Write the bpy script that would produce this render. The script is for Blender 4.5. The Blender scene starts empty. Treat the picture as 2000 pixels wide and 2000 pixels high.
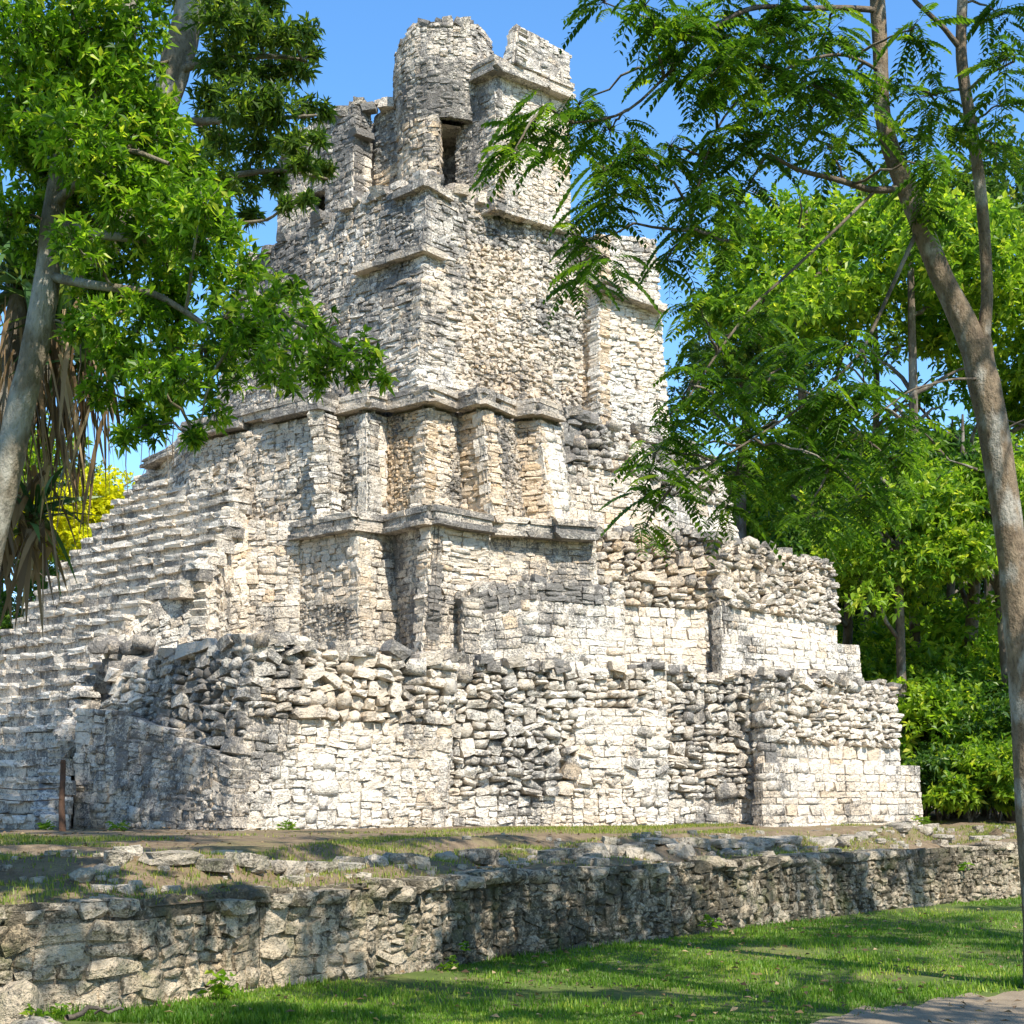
import bpy, math, random
import numpy as np
from math import radians, sin, cos, pi

random.seed(7)
R = np.random.RandomState(7)
scene = bpy.context.scene
C = scene.collection

# ------------------------------------------------------------------ camera, sky, sun, exposure
F, HZ, CX, CZ = 3000.0, 1563.0, 1000.0, 1.6      # survey of the photograph: focal length in its pixels, horizon row, centre column, eye height
cam_d = bpy.data.cameras.new('camera')
cam = bpy.data.objects.new('camera', cam_d)
C.objects.link(cam)
cam.location = (0, 0, CZ)
cam.rotation_euler = (radians(90), 0, 0)
cam_d.sensor_width = 36
cam_d.lens = 36 * F / 2000
cam_d.shift_y = (HZ - 1000) / 2000
cam_d.clip_end = 3000
scene.camera = cam

SUN_AZ, SUN_EL = radians(151), radians(50)       # azimuth clockwise from +Y
SUN = np.array([sin(SUN_AZ) * cos(SUN_EL), cos(SUN_AZ) * cos(SUN_EL), sin(SUN_EL)])
world = bpy.data.worlds.new('World')
scene.world = world
world.use_nodes = True
wn = world.node_tree
bg = wn.nodes['Background']
sky = wn.nodes.new('ShaderNodeTexSky')
sky.sky_type = 'NISHITA'
sky.sun_disc = False
sky.sun_elevation = SUN_EL
sky.sun_rotation = SUN_AZ
sky.air_density = 1.0
sky.dust_density = 0.3
sky.ozone_density = 3.0
hsv = wn.nodes.new('ShaderNodeHueSaturation')
hsv.inputs['Saturation'].default_value = 1.22
wn.links.new(sky.outputs[0], hsv.inputs['Color'])
wn.links.new(hsv.outputs[0], bg.inputs[0])
bg.inputs[1].default_value = 0.15
sl = bpy.data.lights.new('sun', 'SUN')
sl.energy = 4.4
sl.angle = radians(0.53)
sl.color = (1.0, 0.945, 0.85)
so = bpy.data.objects.new('sun', sl)
C.objects.link(so)
from mathutils import Vector, Matrix
so.rotation_euler = Vector((-SUN[0], -SUN[1], -SUN[2])).to_track_quat('-Z', 'Y').to_euler()
so.location = (10, -20, 30)
scene.view_settings.view_transform = 'Standard'
scene.view_settings.look = 'None'
scene.view_settings.exposure = 0.95
scene.view_settings.gamma = 1.0
scene.view_settings.use_curve_mapping = False
scene.cycles.max_bounces = 4
scene.cycles.transparent_max_bounces = 4

# ------------------------------------------------------------------ helpers
def P(px, z, d):
    return np.array([(px - CX) / F * d, d, z])
def PV(px, py, d):
    return np.array([(px - CX) / F * d, d, CZ + (HZ - py) / F * d])
def nrm(v):
    return v / (np.linalg.norm(v, axis=-1, keepdims=True) + 1e-9)

def raw_mesh(name, V, Fa, smooth=False, col=None, colname='tint'):
    V = np.asarray(V, dtype=np.float32)
    me = bpy.data.meshes.new(name)
    if isinstance(Fa, np.ndarray):
        m, k = Fa.shape
        me.vertices.add(len(V)); me.vertices.foreach_set('co', V.ravel())
        me.loops.add(m * k); me.loops.foreach_set('vertex_index', Fa.astype(np.int32).ravel())
        me.polygons.add(m)
        me.polygons.foreach_set('loop_start', np.arange(0, m * k, k, dtype=np.int32))
        me.polygons.foreach_set('loop_total', np.full(m, k, dtype=np.int32))
    else:
        me.from_pydata([tuple(map(float, v)) for v in V], [], Fa)
    if np.ndim(smooth) == 0: smooth = np.full(len(me.polygons), bool(smooth))
    me.polygons.foreach_set('use_smooth', np.asarray(smooth, dtype=bool))
    if col is not None:
        a = me.attributes.new(colname, 'FLOAT_COLOR', 'POINT')
        c4 = np.ones((len(V), 4), dtype=np.float32); c4[:, :3] = col
        a.data.foreach_set('color', c4.ravel())
    me.update(calc_edges=True)
    return me

def link(name, me, mat=None, parent=None, loc=None):
    o = bpy.data.objects.new(name, me)
    C.objects.link(o)
    if me is not None and mat is not None and len(me.materials) == 0:
        me.materials.append(mat)
    if parent is not None:
        o.parent = parent
    if loc is not None:
        o.location = tuple(map(float, loc))
    return o

def tag(o, label, cat, group=None, kind=None):
    o['label'] = label
    if cat: o['category'] = cat
    if group: o['group'] = group
    if kind: o['kind'] = kind
    return o
def empty(name, loc, label=None, cat=None, group=None):
    o = bpy.data.objects.new(name, None)
    C.objects.link(o)
    o.location = tuple(map(float, loc))
    if label: tag(o, label, cat, group)
    return o
def pobj(name, V, Fa, mat, parent=None, smooth=False, col=None, colname='tint'):
    """mesh given in world coordinates; parent (an Empty or mesh) sits at its own location without rotation"""
    V = np.asarray(V, dtype=float)
    off = np.zeros(3)
    q = parent
    while q is not None:
        off += np.array(q.location); q = q.parent
    c = V.mean(0) if parent is not None else np.zeros(3)
    me = raw_mesh(name, V - c, Fa, smooth, col, colname)
    return link(name, me, mat, parent, c - off if parent is not None else None)

# smooth value noise in numpy
_T = R.rand(64, 64, 64)
def vnoise(p):
    p = np.asarray(p, float)
    i = np.floor(p).astype(int); f = p - i
    f = f * f * (3 - 2 * f)
    r = 0
    for a in (0, 1):
        for b in (0, 1):
            for c in (0, 1):
                w = (f[..., 0] if a else 1 - f[..., 0]) * (f[..., 1] if b else 1 - f[..., 1]) * (f[..., 2] if c else 1 - f[..., 2])
                r = r + w * _T[(i[..., 0] + a) % 64, (i[..., 1] + b) % 64, (i[..., 2] + c) % 64]
    return r
def fbm(p, o=3):
    s = 0; a = 0.5
    for k in range(o):
        s = s + a * vnoise(np.asarray(p) * 2 ** k + 17.3 * k); a *= .5
    return s

# ------------------------------------------------------------------ materials
def new_mat(name):
    m = bpy.data.materials.new(name); m.use_nodes = True
    nt = m.node_tree
    return m, nt, nt.nodes['Principled BSDF']
def node(nt, t, **k):
    n = nt.nodes.new(t)
    for a, b in k.items():
        setattr(n, a, b)
    return n
def noise(nt, vec, scale, detail=4, rough=.6):
    n = node(nt, 'ShaderNodeTexNoise')
    n.inputs['Scale'].default_value = scale
    n.inputs['Detail'].default_value = detail
    n.inputs['Roughness'].default_value = rough
    nt.links.new(vec, n.inputs['Vector'])
    return n.outputs['Fac']
def ramp(nt, fac, stops, interp='LINEAR'):
    r = node(nt, 'ShaderNodeValToRGB'); r.color_ramp.interpolation = interp
    el = r.color_ramp.elements
    while len(el) < len(stops): el.new(.5)
    for e, (p, c) in zip(el, stops):
        e.position = p; e.color = c if len(c) == 4 else (*c, 1)
    nt.links.new(fac, r.inputs[0])
    return r.outputs[0]
def mixc(nt, fac, a, b, blend='MIX'):
    n = node(nt, 'ShaderNodeMix', data_type='RGBA', blend_type=blend)
    for s, v in ((0, fac), (6, a), (7, b)):
        if isinstance(v, (int, float)): n.inputs[s].default_value = v
        elif isinstance(v, tuple): n.inputs[s].default_value = (*v, 1) if len(v) == 3 else v
        else: nt.links.new(v, n.inputs[s])
    return n.outputs[2]
def mth(nt, op, a, b=None, clamp=False):
    n = node(nt, 'ShaderNodeMath', operation=op, use_clamp=clamp)
    for s, v in ((0, a), (1, b)):
        if v is None: continue
        if isinstance(v, (int, float)): n.inputs[s].default_value = v
        else: nt.links.new(v, n.inputs[s])
    return n.outputs[0]
def bump(nt, bsdf, h, strength, dist):
    b = node(nt, 'ShaderNodeBump')
    b.inputs['Strength'].default_value = strength; b.inputs['Distance'].default_value = dist
    nt.links.new(h, b.inputs['Height']); nt.links.new(b.outputs[0], bsdf.inputs['Normal'])
def wpos(nt):
    return node(nt, 'ShaderNodeNewGeometry').outputs['Position']

def stone_mat(name, base, ochre, dark, lich=0.0, moss=None, fine=1.0):
    m, nt, b = new_mat(name)
    pos = wpos(nt)
    at = node(nt, 'ShaderNodeAttribute'); at.attribute_name = 'tint'
    sp = node(nt, 'ShaderNodeSeparateColor'); nt.links.new(at.outputs['Color'], sp.inputs[0])
    n1 = noise(nt, pos, 1.1 * fine, 4, .65)
    n2 = noise(nt, pos, 7.0 * fine, 5, .7)
    n3 = noise(nt, pos, 17.0 * fine, 4, .7)
    # stone's own colour
    col = mixc(nt, sp.outputs[1], base, ochre)
    v = mth(nt, 'ADD', mth(nt, 'MULTIPLY', sp.outputs[2], .75), .55)
    vv = node(nt, 'ShaderNodeCombineColor')
    for i in range(3): nt.links.new(v, vv.inputs[i])
    col = mixc(nt, 1.0, col, vv.outputs[0], 'MULTIPLY')
    col = mixc(nt, mth(nt, 'MULTIPLY', ramp(nt, n2, [(.35, (0, 0, 0)), (.75, (1, 1, 1))]), .25), col, ochre)
    # black-grey crust of lichen and biofilm
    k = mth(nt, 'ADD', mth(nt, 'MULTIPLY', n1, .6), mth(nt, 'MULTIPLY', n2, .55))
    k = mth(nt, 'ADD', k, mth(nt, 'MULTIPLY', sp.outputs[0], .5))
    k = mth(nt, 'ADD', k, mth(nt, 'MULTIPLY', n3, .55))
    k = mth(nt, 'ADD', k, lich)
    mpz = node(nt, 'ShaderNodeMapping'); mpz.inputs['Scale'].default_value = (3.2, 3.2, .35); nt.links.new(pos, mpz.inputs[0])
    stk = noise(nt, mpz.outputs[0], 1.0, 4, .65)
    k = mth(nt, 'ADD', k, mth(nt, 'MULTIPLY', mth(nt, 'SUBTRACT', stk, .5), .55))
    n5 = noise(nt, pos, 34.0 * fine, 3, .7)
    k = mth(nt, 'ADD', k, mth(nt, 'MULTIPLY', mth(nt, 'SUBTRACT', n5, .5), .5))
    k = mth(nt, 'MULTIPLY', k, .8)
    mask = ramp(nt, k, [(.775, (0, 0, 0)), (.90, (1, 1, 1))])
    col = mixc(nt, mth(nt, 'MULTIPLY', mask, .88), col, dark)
    pits = ramp(nt, n3, [(.33, (1, 1, 1)), (.44, (0, 0, 0))])
    col = mixc(nt, mth(nt, 'MULTIPLY', pits, .5), col, dark)
    if moss:
        nm = noise(nt, pos, 2.3, 4, .7)
        mm = ramp(nt, nm, [(.52, (0, 0, 0)), (.7, (1, 1, 1))])
        col = mixc(nt, mth(nt, 'MULTIPLY', mm, .6), col, moss)
    nt.links.new(col, b.inputs['Base Color'])
    b.inputs['Roughness'].default_value = .93
    b.inputs['Specular IOR Level'].default_value = .15
    bump(nt, b, mth(nt, 'ADD', mth(nt, 'MULTIPLY', n2, .7), mth(nt, 'MULTIPLY', n3, .5)), 1.0, .14)
    return m

LIME = stone_mat('weathered_limestone', (.67, .625, .54), (.64, .43, .225), (.155, .148, .138))
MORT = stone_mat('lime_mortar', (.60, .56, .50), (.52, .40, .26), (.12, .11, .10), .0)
WALLM = stone_mat('mossy_limestone', (.47, .40, .30), (.42, .31, .18), (.07, .06, .04), .05, (.10, .115, .035))
ROCKM = stone_mat('field_rock', (.47, .42, .34), (.42, .32, .20), (.10, .09, .07), -.04, (.09, .10, .04))

def leaf_mat(name, c1, c2, c3=None, trans=.45, gloss=.35):
    m, nt, b = new_mat(name)
    at = node(nt, 'ShaderNodeAttribute'); at.attribute_name = 'tint'
    sp = node(nt, 'ShaderNodeSeparateColor'); nt.links.new(at.outputs['Color'], sp.inputs[0])
    stops = [(0, c1), (.7, c2)] + ([(1.0, c3)] if c3 else [])
    col = ramp(nt, sp.outputs[0], stops)
    nt.links.new(col, b.inputs['Base Color'])
    b.inputs['Roughness'].default_value = .42
    b.inputs['Specular IOR Level'].default_value = gloss
    tr = node(nt, 'ShaderNodeBsdfTranslucent')
    bright = mixc(nt, 1.0, col, (1.5, 1.6, .7), 'MULTIPLY')
    nt.links.new(bright, tr.inputs[0])
    mx = node(nt, 'ShaderNodeMixShader'); mx.inputs[0].default_value = trans
    nt.links.new(b.outputs[0], mx.inputs[1]); nt.links.new(tr.outputs[0], mx.inputs[2])
    nt.links.new(mx.outputs[0], nt.nodes['Material Output'].inputs[0])
    return m
LEAF_BRIGHT = leaf_mat('leaf_bright_green', (.04, .10, .010), (.21, .36, .022), (.50, .52, .07), .55)
LEAF_OLIVE = leaf_mat('leaf_olive_green', (.045, .095, .02), (.13, .20, .03), (.26, .31, .05), .6)
LEAF_PINNATE = leaf_mat('leaf_pinnate_green', (.03, .08, .012), (.11, .20, .016), (.32, .37, .025), .6)
LEAF_FOREST = leaf_mat('leaf_forest_green', (.07, .16, .02), (.27, .39, .03), (.52, .53, .06), .55)
LEAF_MIX = leaf_mat('leaf_mixed_olive', (.035, .075, .016), (.12, .19, .025), (.34, .36, .06), .5)
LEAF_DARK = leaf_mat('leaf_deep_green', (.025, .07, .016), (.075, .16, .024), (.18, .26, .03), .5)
LEAF_YELLOW = leaf_mat('leaf_yellow_blossom', (.42, .44, .02), (.72, .66, .02), (.85, .75, .04), .5, .2)
LEAF_STRAP = leaf_mat('strap_leaf_green', (.03, .075, .025), (.085, .16, .05), (.22, .26, .09), .3)
LEAF_DEAD = leaf_mat('dead_strap_leaf', (.07, .045, .025), (.24, .155, .08), (.42, .31, .18), .2, .15)
GRASSM = leaf_mat('grass_blade', (.06, .14, .012), (.18, .30, .025), (.42, .43, .07), .4, .2)
DRYGRASS = leaf_mat('dry_grass_blade', (.09, .15, .02), (.22, .26, .035), (.42, .36, .10), .35, .2)

def bark_mat(name, a, bcol, spot, scale=6):
    m, nt, b = new_mat(name)
    pos = wpos(nt)
    mp = node(nt, 'ShaderNodeMapping'); mp.inputs['Scale'].default_value = (1, 1, .55)
    nt.links.new(pos, mp.inputs[0])
    n1 = noise(nt, mp.outputs[0], scale, 5, .7); n2 = noise(nt, mp.outputs[0], scale * 4, 4, .7)
    n3 = noise(nt, mp.outputs[0], scale * .6, 3, .5)
    col = ramp(nt, n1, [(.3, a), (.68, bcol)])
    col = mixc(nt, ramp(nt, n3, [(.52, (0, 0, 0)), (.62, (1, 1, 1))]), col, spot)
    dk = ramp(nt, n2, [(.3, (1, 1, 1)), (.5, (0, 0, 0))])
    col = mixc(nt, mth(nt, 'MULTIPLY', dk, .5), col, (.045, .035, .026))
    nt.links.new(col, b.inputs['Base Color']); b.inputs['Roughness'].default_value = .9
    b.inputs['Specular IOR Level'].default_value = .2
    bump(nt, b, mth(nt, 'ADD', n1, n2), .7, .03)
    return m
BARK = bark_mat('grey_bark', (.10, .085, .055), (.21, .175, .125), (.29, .27, .22))
BARK_DARK = bark_mat('dark_bark', (.07, .055, .04), (.17, .135, .10), (.24, .21, .17))
BARK_TAN = bark_mat('tan_bark', (.12, .085, .055), (.25, .19, .125), (.33, .30, .25), 8)
WOODP = bark_mat('weathered_post_wood', (.06, .035, .022), (.14, .075, .045), (.10, .06, .04), 10)

m, nt, b = new_mat('lawn_soil'); LAWN = m
pos = wpos(nt); n1 = noise(nt, pos, .9, 5, .6); n2 = noise(nt, pos, 14, 4, .7)
col = ramp(nt, n1, [(.3, (.06, .10, .018)), (.5, (.10, .15, .028)), (.68, (.19, .18, .06))])
col = mixc(nt, mth(nt, 'MULTIPLY', n2, .5), col, (.10, .085, .05))
nt.links.new(col, b.inputs['Base Color']); b.inputs['Roughness'].default_value = 1
b.inputs['Specular IOR Level'].default_value = .1
bump(nt, b, n2, .8, .05)
m, nt, b = new_mat('trodden_earth'); EARTH = m
pos = wpos(nt); n1 = noise(nt, pos, .8, 5, .65); n2 = noise(nt, pos, 6, 5, .7); n3 = noise(nt, pos, 40, 3, .6)
col = ramp(nt, n2, [(.25, (.13, .09, .055)), (.6, (.27, .20, .125)), (.85, (.38, .30, .20))])
gm = ramp(nt, mth(nt, 'ADD', mth(nt, 'MULTIPLY', n1, .7), mth(nt, 'MULTIPLY', n2, .35)), [(.52, (0, 0, 0)), (.64, (1, 1, 1))])
col = mixc(nt, mth(nt, 'MULTIPLY', gm, .5), col, (.17, .165, .05))
nt.links.new(col, b.inputs['Base Color']); b.inputs['Roughness'].default_value = 1
b.inputs['Specular IOR Level'].default_value = .1
bump(nt, b, mth(nt, 'ADD', n2, n3), .9, .05)
m, nt, b = new_mat('path_dirt'); PATHM = m
pos = wpos(nt); n2 = noise(nt, pos, 4, 5, .7); n3 = noise(nt, pos, 50, 3, .6)
col = ramp(nt, n2, [(.25, (.18, .135, .085)), (.75, (.34, .265, .175))])
col = mixc(nt, mth(nt, 'MULTIPLY', n3, .5), col, (.12, .09, .055))
nt.links.new(col, b.inputs['Base Color']); b.inputs['Roughness'].default_value = 1
bump(nt, b, n3, .6, .02)

# ------------------------------------------------------------------ stones
def cube26():
    pts = [(x, y, z) for x in (-1, 0, 1) for y in (-1, 0, 1) for z in (-1, 0, 1) if (x, y, z) != (0, 0, 0)]
    idx = {p: i for i, p in enumerate(pts)}
    fs = []
    for ax in range(3):
        o = [a for a in range(3) if a != ax]
        for s in (-1, 1):
            for u in (-1, 0):
                for v in (-1, 0):
                    q = []
                    for du, dv in ((0, 0), (1, 0), (1, 1), (0, 1)):
                        p = [0, 0, 0]; p[ax] = s; p[o[0]] = u + du; p[o[1]] = v + dv
                        q.append(idx[tuple(p)])
                    flip = (s == -1) != (ax == 1)
                    fs.append(q[::-1] if flip else q)
    return np.array(pts, float), np.array(fs)
CUBE_V, CUBE_F = cube26()
def template(rnd, amp):
    v = CUBE_V.copy()
    ln = np.linalg.norm(v, axis=1, keepdims=True)
    sph = v / ln
    v = v * (1 - rnd) + sph * 1.12 * rnd
    # skew the block a little, then jitter its corners
    v = v + R.uniform(-amp, amp, v.shape)
    sk = R.uniform(-.22, .22, 4) * (.5 + rnd)
    v[:, 0] *= 1 + sk[0] * v[:, 2]; v[:, 2] *= 1 + sk[1] * v[:, 0]
    v[:, 0] += sk[2] * .5 * v[:, 2]
    return v
TEMPL = {'block': [template(.05, .09) for _ in range(40)],
         'mid': [template(.2, .14) for _ in range(40)],
         'round': [template(.5, .16) for _ in range(40)]}

class Stones:
    """collects single stones; later the ones that show largest become parts, the rest one joined part"""
    def __init__(s):
        s.items = []            # (verts, tint, owner, smooth, size in view)
    def add(s, kind, c, half, e1, e2, n, tint, owner, rot=0, tilt=(0, 0)):
        v = TEMPL[kind][R.randint(40)].copy()
        if R.rand() < .5: v[:, 0] *= -1; flip = True
        else: flip = False
        v = v * np.array([half[0], half[2], half[1]])       # local x along, y out, z up
        ca, sa = cos(rot), sin(rot)
        x, z = v[:, 0] * ca - v[:, 2] * sa, v[:, 0] * sa + v[:, 2] * ca
        y = v[:, 1] + x * tilt[0] + z * tilt[1]
        w = c + np.outer(x, e1) + np.outer(z, e2) + np.outer(y, n)
        d = max(c[1], 3)
        px = CX + c[0] / d * F; py = HZ - (c[2] - CZ) / d * F
        vis = 4 * half[0] * half[1] * (F / d) ** 2 * max(.05, abs(n[1])) if (-20 < px < 2020 and -20 < py < 2020) else 0
        # out normal n, along e1, up e2: keep faces outward
        hand = np.dot(np.cross(e1, n), e2) > 0
        s.items.append((w, tint, owner, R.rand() < (.35 if kind == 'round' else .12), vis, flip == hand))
    def build(s, owners, mat, name, npart, stuff_name, stuff_parent, stuff_label):
        order = sorted(range(len(s.items)), key=lambda i: -s.items[i][4])
        for i in order[:npart]:
            w, t, ow, sm, vis, fl = s.items[i]
            f = CUBE_F if not fl else CUBE_F[:, ::-1]
            pobj(name, w, f, mat, owners[ow], sm, np.tile(t, (26, 1)))
        rest = order[npart:]
        if rest:
            V = np.concatenate([s.items[i][0] for i in rest])
            Fc = np.concatenate([(CUBE_F if not s.items[i][5] else CUBE_F[:, ::-1]) + 26 * k for k, i in enumerate(rest)])
            T = np.concatenate([np.tile(s.items[i][1], (26, 1)) for i in rest])
            sm = np.repeat([s.items[i][3] for i in rest], 24)
            o = pobj(stuff_name, V, Fc, mat, stuff_parent, sm, T)
            o['kind'] = 'stuff'; o['label'] = stuff_label
        print('STONES', name, len(s.items))

def split(x, y, w, h, tw, th, out):
    """random guillotine split into irregular masonry cells about tw x th"""
    jw = tw * R.uniform(.55, 1.9); jh = th * R.uniform(.6, 1.7)
    if w <= jw and h <= jh:
        out.append((x, y, w, h)); return
    if h / th > w / tw * R.uniform(.7, 1.3) and h > jh:
        k = R.uniform(.38, .62); split(x, y, w, h * k, tw, th, out); split(x, y + h * k, w, h * (1 - k), tw, th, out)
    elif w > jw:
        k = R.uniform(.38, .62); split(x, y, w * k, h, tw, th, out); split(x + w * k, y, w * (1 - k), h, tw, th, out)
    else:
        k = R.uniform(.38, .62); split(x, y, w, h * k, tw, th, out); split(x, y + h * k, w, h * (1 - k), tw, th, out)
def courses(W, H, tw, th, out):
    y = 0
    while y < H - .02:
        h = th * R.uniform(.7, 1.35)
        if H - y - h < th * .5: h = H - y
        x = -R.uniform(0, tw * .5)
        while x < W:
            w = tw * R.uniform(.55, 1.7)
            a, b2 = max(x, 0), min(x + w, W)
            if b2 - a > .05: out.append((a, y, b2 - a, h))
            x += w
        y += h

#  style: layout, cell w, cell h, template, gap, depth, out jitter, rot jitter, (lichen, ochre, bright) , patchiness
STY = {   # layout, cell w, cell h, template, fill, half depth, out jitter, rotation jitter, (lichen, ochre, brightness), second template, how far proud of the mortar, mortar roughness
 'ashlar':  ('c', .27, .18, 'block', .99, .12, .014, .03, (.12, .10, .78), 'mid', .03, .04),
 'rough':   ('s', .30, .18, 'mid', 1.0, .15, .025, .09, (.18, .12, .70), 'block', .045, .07),
 'boulder': ('s', .34, .22, 'round', .98, .19, .075, .26, (.18, .12, .66), 'mid', .12, .06),
 'slab':    ('c', .30, .10, 'mid', 1.0, .15, .03, .08, (.16, .14, .72), 'block', .05, .06),
 'rubble':  ('s', .19, .11, 'mid', 1.0, .14, .04, .3, (.14, .32, .72), 'round', .06, .08),
 'fine':    ('c', .25, .11, 'mid', 1.0, .12, .018, .06, (.22, .14, .68), 'block', .03, .05),
 'plaster': ('s', .24, .12, 'mid', .98, .12, .018, .10, (.22, .12, .70), 'block', .014, .05),
 'walling': ('s', .22, .135, 'mid', .96, .13, .022, .2, (.2, .12, .66), 'round', .042, .05),
 'small':   ('s', .15, .10, 'mid', 1.02, .12, .025, .2, (.38, .12, .58), 'round', .04, .06),
}
PY = Stones()
MQ = {}
def panel(S, owner, BL, BR, TR, TL, style, lich=0., och=0., br=0., topdark=0., scale=1., skip=None):
    """lays one face of masonry over the quad; stones sit in real courses on it"""
    lay, tw, th, tk, gap, dep, oj, rj, tint, alt, proud, mamp = STY[style]
    tw *= scale; th *= scale
    BL, BR, TR, TL = [np.asarray(q, float) for q in (BL, BR, TR, TL)]
    W = .5 * (np.linalg.norm(BR - BL) + np.linalg.norm(TR - TL)); H = .5 * (np.linalg.norm(TL - BL) + np.linalg.norm(TR - BR))
    cells = []
    if lay == 'c': courses(W, H, tw, th, cells)
    else:
        split(0, 0, W, H, tw, th, cells)
    # uneven mortar bed between the stones
    ku, kv = max(2, int(W / .11)), max(2, int(H / .11))
    uu, vv_ = np.meshgrid(np.linspace(0, 1, ku + 1), np.linspace(0, 1, kv + 1))
    uu, vv_ = uu.ravel()[:, None], vv_.ravel()[:, None]
    G = (BL * (1 - uu) + BR * uu) * (1 - vv_) + (TL * (1 - uu) + TR * uu) * vv_
    n0 = nrm(np.cross(BR - BL, TL - BL))
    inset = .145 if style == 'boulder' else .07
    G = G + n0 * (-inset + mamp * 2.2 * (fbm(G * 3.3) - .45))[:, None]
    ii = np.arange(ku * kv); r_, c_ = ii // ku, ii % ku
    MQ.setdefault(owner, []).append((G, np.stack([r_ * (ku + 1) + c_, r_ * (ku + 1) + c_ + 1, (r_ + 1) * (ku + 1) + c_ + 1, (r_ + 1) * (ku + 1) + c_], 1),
        np.tile([np.clip(tint[0] + lich + (.3 if style == 'boulder' else .05), 0, 1), np.clip(tint[1] + och + .1, 0, 1), .55 + br * .5], (len(G), 1))))  # boulder mortar tinted darker, the shadow of its gaps put into the colour
    for (x, y, w, h) in cells:
        s, t = (x + w / 2) / W, (y + h / 2) / H
        if skip and skip(s, t): continue
        bot = BL + (BR - BL) * s; top = TL + (TR - TL) * s
        c = bot + (top - bot) * t
        l, r = BL + (TL - BL) * t, BR + (TR - BR) * t
        e1 = nrm(r - l); e2 = nrm(top - bot); n = nrm(np.cross(e1, e2))
        e2 = nrm(e2 - e1 * np.dot(e1, e2))
        sw = np.linalg.norm(r - l) / W; sh = np.linalg.norm(top - bot) / H
        k = tk if R.rand() < .72 else alt
        big = vnoise(c * .8 + 3.1)
        td = max(0, (t - .62) / .38) * topdark
        ti = np.array([tint[0] + lich + td + (big - .5) * .55 + R.uniform(-.11, .16),
                       tint[1] + och + (vnoise(c * .6 + 40) - .5) * .5 + R.uniform(-.12, .16) + (.3 if R.rand() < .06 else 0),
                       tint[2] + br + R.uniform(-.22, .25)])
        ti = np.clip(ti, 0, 1)
        dp = dep * R.uniform(.8, 1.25)
        pos = c + n * (proud - .07 - dp + R.uniform(-oj, oj))
        S.add(k, pos, (w * sw * gap * .5 * R.uniform(.9, 1.04), h * sh * gap * .5 * R.uniform(.88, 1.05), dp),
              e1, e2, n, ti, owner, R.normal() * rj, (R.normal() * rj * .6, R.normal() * rj * .6))

core_parts = {}

def core_add(owner, V, Fs):
    a, f = core_parts.setdefault(owner, ([], []))
    k = len(a); a.extend(V); f.extend([tuple(i + k for i in q) for q in Fs])
def core_box(owner, A, B, At, Bt, back, z0):
    """solid mass behind one face: front (set in a little), top, back, two ends"""
    e = nrm(B - A); n = nrm(np.cross(e, np.array([0, 0, 1.])))
    o = -n * .16
    A, B, At, Bt = A + o, B + o, At + o - [0, 0, .05], Bt + o - [0, 0, .05]
    yb = back
    def bk(p): return np.array([p[0] * 1.0, max(yb, p[1] + .4), p[2]])
    V = [A, B, Bt, At, bk(A), bk(B), bk(Bt), bk(At)]
    core_add(owner, V, [(0, 1, 2, 3), (3, 2, 6, 7), (1, 5, 6, 2), (0, 3, 7, 4), (4, 7, 6, 5)])

def band(owner, verts, z0, z1, styles, back, **kw):
    """verts: (px_base, depth_base, px_top, depth_top[, z_top]); styles: one entry per face: style or list of (t0,t1,style,opts)"""
    B = [P(v[0], z0, v[1]) for v in verts]
    T = [P(v[2], v[4] if len(v) > 4 else z1, v[3]) for v in verts]
    B0, T0 = list(B), list(T)
    def valley(i):
        if i <= 0 or i >= len(B0) - 1: return False
        a, b3 = B0[i] - B0[i - 1], B0[i + 1] - B0[i]
        return a[0] * b3[1] - a[1] * b3[0] < 0
    for i in range(len(verts) - 1):
        st = styles[i]
        B, T = list(B0), list(T0)
        e_ = nrm(B0[i + 1] - B0[i]) * .17
        if valley(i): B[i] = B0[i] - e_; T[i] = T0[i] - e_
        if valley(i + 1): B[i + 1] = B0[i + 1] + e_; T[i + 1] = T0[i + 1] + e_
        core_box(owner, B[i], B[i + 1], T[i], T[i + 1], back, z0)
        if st is None: continue
        if isinstance(st, str): st = [(0, 1, st, {})]
        for (a, b2, sn, op) in st:
            q = [B[i] + (T[i] - B[i]) * a, B[i + 1] + (T[i + 1] - B[i + 1]) * a, B[i + 1] + (T[i + 1] - B[i + 1]) * b2, B[i] + (T[i] - B[i]) * b2]
            o2 = dict(kw); o2.update(op)
            panel(PY, owner, *q, sn, **o2)
    return B0, T0
CRN = []
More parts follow.
